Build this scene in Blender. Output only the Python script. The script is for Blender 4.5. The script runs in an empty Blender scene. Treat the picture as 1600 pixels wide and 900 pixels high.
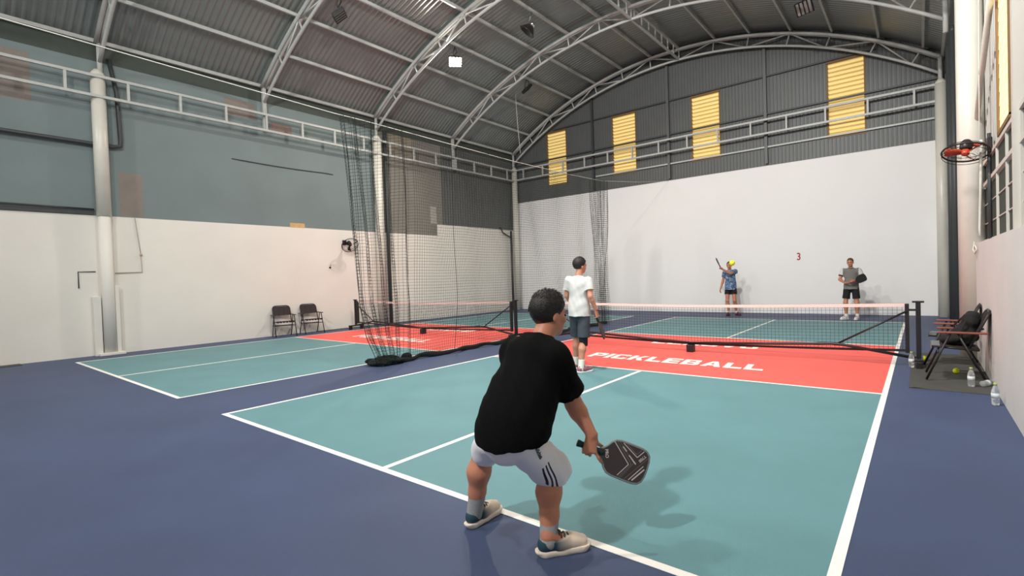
import bpy, bmesh, math, random
import numpy as np
from mathutils import Vector, Matrix, Euler
random.seed(4); PI = math.pi
S = bpy.context.scene; COL = S.collection

# ---------------------------------------------------------------- camera
FPX, OXP, OYP = 777.18, 39.36, -2.03
cam_d = bpy.data.cameras.new('camera'); cam = bpy.data.objects.new('camera', cam_d); COL.objects.link(cam)
yaw, pit, rol = .6577, -.0194, -.0329
Fv = Vector((-math.sin(yaw)*math.cos(pit), math.cos(yaw)*math.cos(pit), math.sin(pit)))
R0 = Vector((math.cos(yaw), math.sin(yaw), 0)); U0 = R0.cross(Fv)
Rv = R0*math.cos(rol)+U0*math.sin(rol); Uv = -R0*math.sin(rol)+U0*math.cos(rol)
cam.matrix_world = Matrix(((Rv.x, Uv.x, -Fv.x, 3.3709), (Rv.y, Uv.y, -Fv.y, -8.9711), (Rv.z, Uv.z, -Fv.z, 1.4664), (0, 0, 0, 1)))
cam_d.sensor_width = 36; cam_d.sensor_fit = 'HORIZONTAL'; cam_d.lens = FPX/1600*36
cam_d.shift_x = -OXP/1600; cam_d.shift_y = OYP/1600; cam_d.clip_start = .05; cam_d.clip_end = 300
S.camera = cam
# ---------------------------------------------------------------- world, exposure
W = bpy.data.worlds.new('world'); S.world = W; W.use_nodes = True
bg = W.node_tree.nodes['Background']; bg.inputs[0].default_value = (.80, .88, 1, 1); bg.inputs[1].default_value = 1.3
S.view_settings.view_transform = 'Standard'; S.view_settings.look = 'None'
S.view_settings.exposure = 0.0; S.view_settings.gamma = 1; S.view_settings.use_curve_mapping = False
# ---------------------------------------------------------------- lights (the floodlights of the hall)
def area(name, loc, target, w, size=.35, col=(1, .93, .82), spread=PI):
    l = bpy.data.lights.new(name, 'AREA'); l.energy = w; l.size = size; l.color = col; l.shape = 'SQUARE'; l.spread = spread
    o = bpy.data.objects.new(name, l); COL.objects.link(o); o.location = loc
    o.rotation_euler = (Vector(target)-Vector(loc)).to_track_quat('-Z', 'Y').to_euler(); return o
# fixtures: (position, aim, watts, label)
LAMPS = [((-8.3, 2.25, 8.42), (-4.0, -1.5, 0), 900, (1, .92, .80)),
         ((0.6, -13.0, 8.2), (-1.0, -3, 0), 1350, (1, .97, .94)),
         ((-8.3, -12.5, 8.3), (-5.0, -3, 0), 520, (1, .97, .94)),
         ((1.0, -5.2, 8.3), (-1.5, 9, 2.2), 1650, (1, .98, .95)),
         ((-2.6, -8.6, 8.9), (-3.8, 8, 2.5), 950, (1, .98, .95))]
for i, (p, t, w, c) in enumerate(LAMPS):
    d = (Vector(t)-Vector(p)).normalized()
    area('floodlight_beam', Vector(p)+d*.10, t, w*.46, .34, c)

# ---------------------------------------------------------------- materials
def lin(c):
    c = c/255
    return c/12.92 if c <= .04045 else ((c+.055)/1.055)**2.4
def rgb(r, g, b): return (lin(r), lin(g), lin(b), 1)
def mat(name, col, rough=.6, metal=0, noise=0, nscale=8, bump=0, bscale=60, spec=.5, trans=0, alpha=1, coat=0, detail=4):
    m = bpy.data.materials.new(name); m.use_nodes = True; nt = m.node_tree; b = nt.nodes['Principled BSDF']
    b.inputs['Base Color'].default_value = col; b.inputs['Roughness'].default_value = rough; b.inputs['Metallic'].default_value = metal
    b.inputs['Specular IOR Level'].default_value = spec; b.inputs['Transmission Weight'].default_value = trans
    b.inputs['Alpha'].default_value = alpha; b.inputs['Coat Weight'].default_value = coat
    tc = nt.nodes.new('ShaderNodeTexCoord')
    if noise:
        n = nt.nodes.new('ShaderNodeTexNoise'); n.inputs['Scale'].default_value = nscale; n.inputs['Detail'].default_value = detail
        nt.links.new(tc.outputs['Object'], n.inputs['Vector'])
        r = nt.nodes.new('ShaderNodeMapRange'); r.inputs['From Min'].default_value = .3; r.inputs['From Max'].default_value = .7
        r.inputs['To Min'].default_value = 1-noise; r.inputs['To Max'].default_value = 1+noise
        nt.links.new(n.outputs['Fac'], r.inputs['Value'])
        mx = nt.nodes.new('ShaderNodeVectorMath'); mx.operation = 'SCALE'; mx.inputs[0].default_value = col[:3]
        nt.links.new(r.outputs[0], mx.inputs['Scale']); nt.links.new(mx.outputs[0], b.inputs['Base Color'])
    if bump:
        n2 = nt.nodes.new('ShaderNodeTexNoise'); n2.inputs['Scale'].default_value = bscale; n2.inputs['Detail'].default_value = 3
        nt.links.new(tc.outputs['Object'], n2.inputs['Vector'])
        bp = nt.nodes.new('ShaderNodeBump'); bp.inputs['Strength'].default_value = bump; bp.inputs['Distance'].default_value = .01
        nt.links.new(n2.outputs['Fac'], bp.inputs['Height']); nt.links.new(bp.outputs[0], b.inputs['Normal'])
    return m
def emis(name, col, st):
    m = bpy.data.materials.new(name); m.use_nodes = True; b = m.node_tree.nodes['Principled BSDF']
    b.inputs['Base Color'].default_value = col; b.inputs['Emission Color'].default_value = col; b.inputs['Emission Strength'].default_value = st
    return m
M = dict(
    blue=mat('court_blue_acrylic', rgb(66, 79, 110), .55, noise=.10, nscale=.9, bump=.25, bscale=220, spec=.35),
    teal=mat('court_teal_acrylic', rgb(101, 145, 151), .55, noise=.05, nscale=1.5, bump=.25, bscale=220, spec=.35),
    red=mat('court_red_acrylic', rgb(250, 101, 92), .55, noise=.04, nscale=1.5, bump=.25, bscale=220, spec=.35),
    line=mat('line_paint', rgb(250, 247, 240), .5, spec=.3),
    white=mat('white_plaster', rgb(230, 227, 219), .75, noise=.03, nscale=.9, bump=.12, bscale=25),
    whiteback=mat('white_back_plaster', rgb(240, 240, 239), .75, noise=.02, nscale=.5, bump=.05, bscale=15),
    pinkwhite=mat('right_wall_plaster', rgb(206, 203, 200), .75, noise=.04, nscale=1.2, bump=.15, bscale=25),
    bluegrey=mat('blue_grey_plaster', rgb(118, 132, 133), .8, noise=.07, nscale=.7, bump=.1, bscale=30),
    brown=mat('brown_render_patch', rgb(134, 126, 120), .9, noise=.08, nscale=3, bump=.2),
    reddish=mat('brick_patch', rgb(128, 112, 106), .9, noise=.12, nscale=6, bump=.3),
    beige=mat('beige_render_patch', rgb(140, 133, 118), .9, noise=.1, nscale=2.5, bump=.2),
    taupe=mat('taupe_plaster', rgb(128, 126, 119), .85, noise=.06, nscale=1.0, bump=.1),
    palepatch=mat('pale_patch', rgb(165, 165, 158), .85, noise=.05),
    orange=mat('orange_stain', rgb(205, 170, 120), .85, noise=.1),
    darkgreen=mat('dark_green_beam', rgb(66, 74, 68), .7, noise=.06),
    darksheet=mat('dark_grey_sheet', rgb(93, 96, 96), .5, .2, noise=.04, nscale=3),
    ceil=mat('galvanised_roof_sheet', rgb(142, 148, 146), .32, .42, noise=.05, nscale=.8),
    steel=mat('white_painted_steel', rgb(182, 185, 182), .45, noise=.05, nscale=5),
    column=mat('cream_gloss_column', rgb(212, 210, 200), .33, noise=.04, nscale=4),
    sheetlight=mat('pale_grey_sheet', rgb(168, 166, 160), .55, noise=.05, nscale=2),
    black=mat('black_powder_coat', rgb(26, 26, 30), .4),
    blackmesh=mat('black_net_cord', rgb(22, 30, 27), .8),
    netgrey=mat('net_cord', rgb(36, 44, 50), .8),
    tape=mat('white_net_tape', rgb(226, 206, 198), .7),
    darkpipe=mat('dark_pipe', rgb(58, 62, 64), .5),
    cable=mat('white_cable', rgb(215, 215, 205), .5),
    skin=mat('tan_skin', rgb(190, 128, 100), .5, noise=.06, nscale=18, bump=.06, bscale=120),
    skin2=mat('warm_skin', rgb(200, 140, 115), .5, noise=.05, nscale=18),
    hair=mat('black_hair', rgb(22, 17, 16), .5, noise=.3, nscale=60, bump=.5, bscale=160),
    fade=mat('short_clipped_hair', rgb(92, 66, 54), .8, noise=.2, nscale=90),
    greyhair=mat('grey_brown_hair', rgb(84, 66, 56), .7, noise=.2, nscale=60),
    eye=mat('eye_dark', rgb(24, 16, 12), .2), lip=mat('lip', rgb(150, 84, 74), .5),
    blackshirt=mat('black_jersey', rgb(8, 8, 9), .9, noise=.15, nscale=60, spec=.12),
    whiteshirt=mat('white_jersey', rgb(206, 206, 203), .8, noise=.02, nscale=40),
    greyshirt=mat('grey_jersey', rgb(118, 116, 112), .85, noise=.06, nscale=120),
    blackcloth=mat('black_cloth', rgb(20, 20, 22), .85),
    darkshorts=mat('dark_blue_grey_shorts', rgb(58, 66, 76), .8, noise=.08, nscale=30),
    sock=mat('grey_sock', rgb(150, 154, 154), .9, noise=.1, nscale=120), whitesock=mat('white_sock', rgb(235, 232, 226), .9),
    sole=mat('cream_rubber_sole', rgb(236, 222, 206), .6), lace=mat('dark_teal_lace', rgb(24, 50, 58), .7),
    pinkshoe=mat('mauve_shoe', rgb(150, 96, 116), .7, noise=.25, nscale=40), maroon=mat('maroon_shoe', rgb(72, 30, 40), .7),
    whiteshoe=mat('white_shoe', rgb(225, 226, 230), .6),
    carbon=mat('carbon_paddle_face', rgb(58, 48, 48), .6, noise=.12, nscale=200), edge=mat('grey_edge_guard', rgb(120, 132, 132), .4),
    print=mat('silver_print', rgb(196, 190, 188), .4), printdim=mat('dim_grey_print', rgb(120, 112, 112), .5),
    grip=mat('dark_green_grip', rgb(18, 52, 50), .6), redgrip=mat('red_paddle_grip', rgb(120, 24, 34), .6),
    ball=mat('yellow_ball', rgb(226, 240, 34), .5), mat_=mat('dark_rubber_mat', rgb(70, 70, 66), .85, noise=.15, nscale=4, bump=.2),
    wood=mat('reddish_wood', rgb(128, 66, 50), .45, noise=.15, nscale=14), tube=mat('dark_chair_tube', rgb(40, 36, 38), .4, .3),
    webbing=mat('dark_chair_mesh', rgb(50, 42, 42), .85), webgrey=mat('grey_webbing', rgb(120, 124, 124), .7),
    bag=mat('black_bag_cloth', rgb(18, 17, 19), .9, bump=.3, bscale=40),
    plastic=mat('clear_bottle', (.93, .96, .96, 1), .12, trans=.85), label=mat('bottle_label', rgb(205, 212, 214), .5),
    cap=mat('yellow_green_cap', rgb(176, 186, 104), .5), fanblack=mat('fan_black', rgb(34, 26, 28), .4),
    fanorange=mat('fan_orange', rgb(206, 84, 56), .4), red3=mat('red_wall_number', rgb(178, 40, 66), .6),
    lampbody=mat('lamp_black', rgb(30, 30, 30), .4), lens=mat('lamp_lens_unlit', rgb(150, 150, 146), .25),
    chrome=mat('polished_reflector', rgb(225, 225, 222), .12, 1),
    lamplit=emis('lamp_lens_lit', (1, .86, .62, 1), 40), louvre=emis('yellow_daylit_louvre', rgb(248, 224, 150), .42), louvremid=emis('louvre_mid', rgb(214, 184, 112), .26), louvreside=emis('bright_yellow_louvre', rgb(248, 226, 170), .75),  # louvre emission stands in for daylight coming through the panels
    louvreshade=emis('louvre_shade_band', rgb(176, 146, 78), .16), louvredark=mat('louvre_frame', rgb(120, 92, 52), .6), greenmesh=mat('dark_green_screen', rgb(50, 58, 50), .8, alpha=.95, noise=.08, nscale=2),
    winframe=mat('pale_window_frame', rgb(196, 192, 184), .6), band=mat('orange_wristband', rgb(206, 70, 40), .6), watch=mat('black_strap', rgb(20, 20, 22), .5),
    foliage=mat('garden_leaves', rgb(60, 86, 48), .9, noise=.4, nscale=3),
)

# ---------------------------------------------------------------- mesh helpers
class MB:
    def __init__(s): s.v = []; s.f = []; s.m = []; s.sm = []
    def add(s, vs, fs, mi=0, smooth=False):
        n = len(s.v); s.v += [tuple(v) for v in vs]
        for f in fs: s.f.append([i+n for i in f]); s.m.append(mi); s.sm.append(smooth)
        return s
    def box(s, lo, hi, mi=0, mx=None):
        x0, y0, z0 = lo; x1, y1, z1 = hi
        vs = [(x0, y0, z0), (x1, y0, z0), (x1, y1, z0), (x0, y1, z0), (x0, y0, z1), (x1, y0, z1), (x1, y1, z1), (x0, y1, z1)]
        if mx is not None: vs = [mx @ Vector(v) for v in vs]
        return s.add(vs, [(0, 3, 2, 1), (4, 5, 6, 7), (0, 1, 5, 4), (1, 2, 6, 5), (2, 3, 7, 6), (3, 0, 4, 7)], mi)
    def bar(s, a, b, w, h, mi=0, up=(0, 0, 1)):
        a = Vector(a); b = Vector(b); d = (b-a).normalized(); u = Vector(up)
        if abs(d.dot(u)) > .98: u = Vector((1, 0, 0))
        x = d.cross(u).normalized(); z = x.cross(d)
        mx = Matrix((x, d, z)).transposed().to_4x4(); mx.translation = a
        return s.box((-w/2, 0, -h/2), (w/2, (b-a).length, h/2), mi, mx)
    def tube(s, pts, r, n=8, mi=0, closed=False, cap=True):
        P = [Vector(p) for p in pts]; N = len(P); rs = r if isinstance(r, (list, tuple)) else [r]*N
        vs = []; up = None
        for i in range(N):
            if closed: d = P[(i+1) % N]-P[i-1]
            else: d = P[min(i+1, N-1)]-P[max(i-1, 0)]
            d.normalize()
            if up is None:
                up = Vector((0, 0, 1)) if abs(d.z) < .9 else Vector((1, 0, 0))
            x = d.cross(up).normalized(); up = x.cross(d).normalized()
            for k in range(n):
                a = 2*PI*k/n; vs.append(P[i]+(x*math.cos(a)+up*math.sin(a))*rs[i])
        fs = []
        for i in range(N if closed else N-1):
            j = (i+1) % N
            for k in range(n):
                l = (k+1) % n; fs.append((i*n+k, j*n+k, j*n+l, i*n+l))
        if cap and not closed: fs += [tuple(range(n)), tuple(range((N-1)*n, N*n))[::-1]]
        return s.add(vs, fs, mi, True)
    def lathe(s, prof, o=(0, 0, 0), n=16, mi=0, mx=None):
        vs = []; fs = []; o = Vector(o)
        for r, z in prof:
            for k in range(n):
                a = 2*PI*k/n; v = Vector((r*math.cos(a), r*math.sin(a), z)); vs.append((mx @ v if mx is not None else v)+o)
        for i in range(len(prof)-1):
            for k in range(n):
                l = (k+1) % n; fs.append((i*n+k, i*n+l, (i+1)*n+l, (i+1)*n+k))
        fs += [tuple(range(n))[::-1], tuple(range((len(prof)-1)*n, len(prof)*n))]
        return s.add(vs, fs, mi, True)
    def sphere(s, c, r, n=12, mi=0, sc=(1, 1, 1)):
        c = Vector(c); prof = []
        vs = []; fs = []
        for i in range(n+1):
            t = PI*i/n
            for k in range(2*n):
                a = PI*k/n; vs.append(c+Vector((r*sc[0]*math.sin(t)*math.cos(a), r*sc[1]*math.sin(t)*math.sin(a), r*sc[2]*math.cos(t))))
        for i in range(n):
            for k in range(2*n):
                l = (k+1) % (2*n); fs.append((i*2*n+k, (i+1)*2*n+k, (i+1)*2*n+l, i*2*n+l))
        return s.add(vs, fs, mi, True)
    def build(s, name, mats, parent=None, loc=None, bevel=0):
        me = bpy.data.meshes.new(name); me.from_pydata(s.v, [], s.f)
        for m in (mats if isinstance(mats, (list, tuple)) else [mats]): me.materials.append(m)
        me.polygons.foreach_set('material_index', s.m); me.polygons.foreach_set('use_smooth', s.sm); me.validate(); me.update()
        bm = bmesh.new(); bm.from_mesh(me); bmesh.ops.remove_doubles(bm, verts=bm.verts, dist=1e-6)
        bm.to_mesh(me); bm.free()
        o = bpy.data.objects.new(name, me); COL.objects.link(o)
        if parent: o.parent = parent
        if loc: o.location = loc
        if bevel:
            b = o.modifiers.new('bevel', 'BEVEL'); b.width = bevel; b.segments = 2; b.limit_method = 'ANGLE'
        return o
def tag(o, label=None, cat=None, group=None, kind=None):
    if label: o['label'] = label
    if cat: o['category'] = cat
    if group: o['group'] = group
    if kind: o['kind'] = kind
    return o
def empty(name, loc=(0, 0, 0), rz=0, label=None, cat=None, group=None, kind=None):
    o = bpy.data.objects.new(name, None); COL.objects.link(o); o.location = loc; o.rotation_euler = (0, 0, rz)
    o.empty_display_size = .1
    return tag(o, label, cat, group, kind)
def copy_tree(o, parent=None):
    c = o.copy(); COL.objects.link(c)
    if parent: c.parent = parent
    for ch in [x for x in o.children]: copy_tree(ch, c)
    return c
def text_mesh(name, body, size, mat_, loc, rz=0, rot=None, shear=0, offset=0, extrude=.001, sx=1, align='CENTER', parent=None, spacing=1):
    cu = bpy.data.curves.new(name, 'FONT'); cu.body = body; cu.size = size; cu.align_x = align; cu.align_y = 'CENTER'
    cu.shear = shear; cu.offset = offset; cu.extrude = extrude; cu.space_character = spacing
    t = bpy.data.objects.new(name+'_tmp', cu); COL.objects.link(t); bpy.context.view_layer.update()
    me = bpy.data.meshes.new_from_object(t.evaluated_get(bpy.context.evaluated_depsgraph_get())); bpy.data.objects.remove(t)
    me.materials.clear(); me.materials.append(mat_)
    for v in me.vertices: v.co.x *= sx
    o = bpy.data.objects.new(name, me); COL.objects.link(o); o.location = loc; o.rotation_euler = rot or (0, 0, rz)
    if parent: o.parent = parent
    return o

# ================================================================ ROOM
XL, XR, YB, YF = -11.6, 4.03, 9.0, -15.0
ACX, ACZ, AR = -3.8, -3.8, 13.55
def arcz(x, r=AR): return ACZ+math.sqrt(r*r-(x-ACX)**2)
b = MB(); b.box((XL-.3, YF-.3, -.2), (XR+.6, YB+.3, 0)); tag(b.build('floor', M['blue']), kind='structure')

def grid_wall(name, xin, xout, ys, zs, pick, mats):
    b = MB()
    for i in range(len(ys)-1):
        for j in range(len(zs)-1):
            y0, y1, z0, z1 = ys[i], ys[i+1], zs[j], zs[j+1]
            b.add([(xin, y0, z0), (xin, y1, z0), (xin, y1, z1), (xin, y0, z1)], [(0, 1, 2, 3) if xin > xout else (3, 2, 1, 0)], pick((y0+y1)/2, (z0+z1)/2))
    y0, y1, z0, z1 = ys[0], ys[-1], zs[0], zs[-1]
    q = [(xin, y0, z0), (xin, y1, z0), (xin, y1, z1), (xin, y0, z1), (xout, y0, z0), (xout, y1, z0), (xout, y1, z1), (xout, y0, z1)]
    b.add(q, [(4, 7, 6, 5), (0, 4, 5, 1), (3, 2, 6, 7), (0, 3, 7, 4), (1, 5, 6, 2)], 0)
    return tag(b.build(name, mats), kind='structure')
def pickL(y, z):
    if z > 6.76: return 2
    R = [(-9, -7.02, 5.56, 6.60, 3), (-5.62, -5.16, 3.23, 4.27, 3), (-3.27, -2.48, 6.2, 6.66, 9), (-2.05, -1.45, 5.95, 6.25, 4),
         (1.84, 3.05, 6.1, 6.76, 5), (3.81, 4.12, 3.66, 4.34, 7), (-1.62, -1.17, 3.2, 3.34, 8)]
    for a, c, d, e, m in R:
        if a < y < c and d < z < e: return m
    lim = 3.21 if y < 4.13 else 3.66
    if z < lim: return 0
    if y > 4.42: return 10
    return 1 if y < 1.5 else 6
ysL = sorted({YF, -9, -7.02, -5.62, -5.16, -3.27, -2.48, -2.05, -1.62, -1.45, -1.17, 1.5, 1.84, 3.05, 3.81, 4.12, 4.13, 4.42, YB})
zsL = sorted({0, 3.2, 3.21, 3.23, 3.34, 3.66, 4.27, 4.34, 5.56, 5.95, 6.1, 6.2, 6.25, 6.60, 6.66, 6.76, 7.15})
grid_wall('wall_left', XL, XL-.2, ysL, zsL, pickL, [M['white'], M['bluegrey'], M['darkgreen'], M['brown'], M['reddish'], M['beige'], M['taupe'], M['palepatch'], M['orange'], M['brown'], M['taupe']])
# dark ribbed sheet over the far end of the left wall
def ribbed(y0, y1, zfun0, zfun1, pitch, depth, axis, off, flip=1):
    b = MB(); n = int(round((y1-y0)/pitch)); vs = []; prof = []
    for i in range(n):
        a = y0+(y1-y0)*i/n; w = (y1-y0)/n
        prof += [(a, 0), (a+w*.62, 0), (a+w*.70, depth), (a+w*.92, depth)]
    prof.append((y1, 0))
    for (t, d) in prof:
        for z in (zfun0(t), zfun1(t)):
            vs.append((off+d*flip, t, z) if axis == 'y' else (t, off+d*flip, z))
    b.add(vs, [(2*i, 2*i+2, 2*i+3, 2*i+1) for i in range(len(prof)-1)])
    return b
b = ribbed(4.42, YB-.02, lambda t: 3.68, lambda t: 6.74, .14, .008, 'y', XL+.012)
o = b.build('wall_left_sheet', M['darksheet']); tag(o, 'dark ribbed metal sheet on the far upper end of the left wall', 'wall cladding', kind='structure'); o.name = 'trim_1'
# back wall: white plaster and grey ribbed sheet above with four louvres
b = MB(); b.box((XL-.2, YB, 0), (XR+.3, YB+.2, 4.97)); tag(b.build('wall_back', M['whiteback']), kind='structure')
LOU = [(-9.66, -8.66), (-6.40, -5.38), (-3.15, -2.15), (1.15, 2.12)]; LZ0, LZ1 = 5.50, 7.78
b = MB(); xs = sorted([XL-.2, XR+.3]+[v for l in LOU for v in l])
def sheet_piece(b, x0, x1, z0f, z1f):
    r = ribbed(x0, x1, z0f, z1f, .11, -.013, 'x', YB-.01); b.add(r.v, r.f)
top = lambda t: arcz(min(max(t, XL-.2), XR+.3), AR+.05)
for i in range(len(xs)-1):
    x0, x1 = xs[i], xs[i+1]
    if (x0, x1) in LOU:
        sheet_piece(b, x0, x1, lambda t: 4.93, lambda t: LZ0); sheet_piece(b, x0, x1, lambda t: LZ1, top)
    else: sheet_piece(b, x0, x1, lambda t: 4.93, top)
o = b.build('wall_back_upper', M['darksheet']); tag(o, kind='structure')
for k, (x0, x1) in enumerate(LOU):
    r = empty('window_%d' % (k+1), ((x0+x1)/2, YB, LZ0), 0, kind='structure')
    f = MB(); w = (x1-x0)/2; h = LZ1-LZ0
    f.box((-w-.03, -.03, -.04), (w+.03, .05, .03)); f.box((-w-.03, -.03, h-.02), (w+.03, .05, h+.05)); f.box((-w-.03, -.03, 0), (-w+.02, .05, h)); f.box((w-.02, -.03, 0), (w+.03, .05, h))
    f.build('window_frame', M['louvredark'], r)
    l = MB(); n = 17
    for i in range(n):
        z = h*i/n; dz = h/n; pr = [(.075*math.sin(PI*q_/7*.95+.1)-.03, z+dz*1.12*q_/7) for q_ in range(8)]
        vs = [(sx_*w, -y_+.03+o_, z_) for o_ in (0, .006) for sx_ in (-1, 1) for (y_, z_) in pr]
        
        for q_ in range(7): l.add([vs[q_], vs[q_+1], vs[q_+9], vs[q_+8], vs[q_+16], vs[q_+24], vs[q_+25], vs[q_+17]], [(0, 1, 2, 3), (4, 5, 6, 7)], 0 if q_ < 3 else 1 if q_ < 5 else 2)  # light gradient painted on each slat: bright foot, mid, shaded top
    l.build('louvre_slats', [M['louvre'], M['louvremid'], M['louvreshade']], r)
# roof vault with corrugation running up the arc
b = MB(); pitch = .145; ny = int((YB-YF)/pitch*4); na = 30; amax = math.asin((XR+.5-ACX)/AR); amin = -math.asin((ACX-XL+.25)/AR)
vs = []
for i in range(ny+1):
    y = YF+(YB+.05-YF)*i/ny; d = .020*math.cos(2*PI*i/4)
    for j in range(na+1):
        a = amin+(amax-amin)*j/na; vs.append((ACX+(AR+d)*math.sin(a), y, ACZ+(AR+d)*math.cos(a)))
b.add(vs, [(i*(na+1)+j, i*(na+1)+j+1, (i+1)*(na+1)+j+1, (i+1)*(na+1)+j) for i in range(ny) for j in range(na)], 0, True)
tag(b.build('ceiling', M['ceil']), kind='structure')
# wall behind the camera
b = MB(); b.box((XL-.2, YF-.2, 0), (XR+.3, YF, 10)); tag(b.build('wall_front', M['white']), kind='structure')
# right wall: plaster below, open screened windows, pale sheet above
b = MB(); b.box((XR, YF, 0), (XR+.2, YB, 1.75)); tag(b.build('wall_right', M['pinkwhite']), kind='structure')
r = ribbed(YF, YB, lambda t: 2.95, lambda t: 7.2, .2, -.02, 'y', XR+.16); r.box((XR+.17, YF, 2.93), (XR+.2, YB, 7.35))
holes = None
tag(r.build('wall_right_upper', M['sheetlight']), kind='structure')
YC = [-13.1, -9.5, -5.9, -2.3, 1.4, 4.95, 8.7]          # truss lines
for k in range(len(YC)-1):
    y0, y1 = YC[k]+.06, YC[k+1]-.06
    r = empty('window_%d' % (5+k), (XR+.13, (y0+y1)/2, 1.75), 0, kind='structure'); h = (y1-y0)/2
    f = MB()
    for z in (0.0, .84, 1.16): f.box((-.03, -h, z), (.03, h, z+.05))
    for z in (.28, .56): f.box((-.012, -h, z), (.012, h, z+.012))
    for yy in (-h, -h*.5, h*.0, h*.5, h-.03): f.box((-.025, yy, 0), (.025, yy+.03, 1.2))
    f.build('window_frame', M['winframe'], r)
    g = MB(); g.box((.0, -h, .02), (.008, h, .82)); g.box((.0, -h, .90), (.008, h, 1.18)); g.build('green_screen', M['greenmesh'], r)
# tall yellow louvre high on the right wall
for k, yc in enumerate((-8.5, -4.9, -1.28)):
    r = empty('window_%d' % (11+k), (XR+.12, yc, 3.0), 0, kind='structure')
    f = MB(); f.box((-.03, -.53, -.03), (.02, .53, .02)); f.box((-.03, -.53, 0), (.02, -.48, 3)); f.box((-.03, .48, 0), (.02, .53, 3)); f.box((-.03, -.53, 3), (.02, .53, 3.04)); f.build('window_frame', M['louvredark'], r)
    l = MB()
    for i in range(18):
        z = 3*(i+.5)/18; mx = Matrix.Translation((0, 0, z)) @ Matrix.Rotation(math.radians(-88), 4, 'Y'); l.box((-.088, -.48, -.006), (.088, .48, .006), 0, mx)
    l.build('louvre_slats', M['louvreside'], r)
# ground and greenery outside the windows
b = MB(); b.box((XR+.6, YF-6, -.3), (XR+16, YB+8, -.02)); o = b.build('floor_outside', mat('outside_ground', rgb(120, 118, 100), .9, noise=.2, nscale=1)); tag(o, kind='structure')
# girts, posts on the back wall
def single(name, b, m, label, cat, group=None, bevel=0): return tag(b.build(name, m, bevel=bevel), label, cat, group)
for x, l in ((-7.3, 'left'), (-4.02, 'middle'), (-.64, 'right')):
    b = MB(); b.bar((x, YB-.09, 4.98), (x, YB-.09, arcz(x)-.45), .09, .09)
    single('wall_post', b, M['darkpipe'] if x < -5 else M['darksheet'], 'dark steel post on the grey sheet of the back wall, %s of three' % l, 'steel post', 'posts on the upper back wall')
b = MB(); b.bar((-9.3, YB-.07, 7.86), (2.4, YB-.07, 7.86), .05, .05); single('wall_girt', b, M['darkpipe'], 'thin dark rail along the tops of the four yellow louvres', 'rail')
b = MB(); b.bar((XL+.1, YB-.07, 6.62), (XR-.1, YB-.07, 6.62), .05, .05); single('wall_girt', b, M['darkpipe'], 'thin dark rail crossing the back wall just above the white ladder beam', 'rail')
b = MB(); b.bar((-7.2, YB-.07, 5.53), (XR-.3, YB-.07, 5.53), .05, .05); single('wall_girt', b, M['steel'], 'pale rail crossing the back wall under the yellow louvres', 'rail')
# columns
def col_thing(x, y, z0, z1, r, label, mat_='column'):
    t = empty('column', (x, y, 0), 0, label, 'column')
    b = MB(); b.tube([(0, 0, z0), (0, 0, z1)], r, 24); b.build('shaft', M[mat_], t)
    b = MB(); b.lathe([(r, 0), (r*.92, .05), (r*.45, .14)], (0, 0, z1), 20); b.build('column_head', M[mat_], t)
    return t
XCL = XL+.17
t = col_thing(XCL, -5.95, 3.18, 6.38, .135, 'cream round column on the left wall, nearest the camera, on a white plastered base')
b = MB(); b.tube([(0, 0, 0), (0, 0, 3.2)], .118, 20); b.build('base_shaft', M['white'], t)
b = MB(); b.box((-.17, -.27, 0), (.02, -.13, 1.35)); b.box((-.17, .12, 0), (.02, .20, 1.6)); b.box((-.17, -.22, 0), (.15, .25, .06)); b.build('plinth', M['white'], t, bevel=.01)
t = col_thing(XCL, 1.4, 0, 6.38, .15, 'pale round column on the left wall seen through the hanging black divider net')
t = col_thing(XCL+.05, 8.68, 0, 6.38, .13, 'white round column in the far left corner of the hall')
t = col_thing(XR-.17, 8.7, 0, 6.38, .13, 'pale round column in the far right corner beside the white wall')
t = col_thing(XR-.03, 1.2, 0, 7.3, .165, 'thick cream round column on the right wall behind the folding chairs')
t = col_thing(XR-.06, 4.95, 0, 6.38, .05, 'dark column on the right wall half hidden behind the thick cream column', 'darkpipe')
# second white column from the left stands only above the ladder beam: a short post
b = MB(); b.bar((XCL, -2.3, 5.87), (XCL, -2.3, 7.1), .09, .09); single('post', b, M['steel'], 'short white post joining the ladder beam to the second roof truss on the left wall', 'steel post')
b = MB(); b.bar((XCL, 4.95, 5.87), (XCL, 4.95, 7.1), .09, .09); single('post', b, M['steel'], 'short white post joining the ladder beam to the fourth roof truss on the left wall', 'steel post')
b = MB(); b.box((XR+.06, -2.36, 1.75), (XR+.16, -2.24, 7.2)); single('window_post', b, M['winframe'], 'pale square steel post between the screened windows at the right edge', 'steel post')
b = MB(); b.tube([(XR+.04, 1.35, 3.45), (XR+.04, .45, 4.0), (XR+.04, -2.2, 5.2)], .035, 10); single('diagonal_brace', b, M['column'], 'pale diagonal brace pipe on the upper right wall beside the yellow louvre', 'brace')
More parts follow.
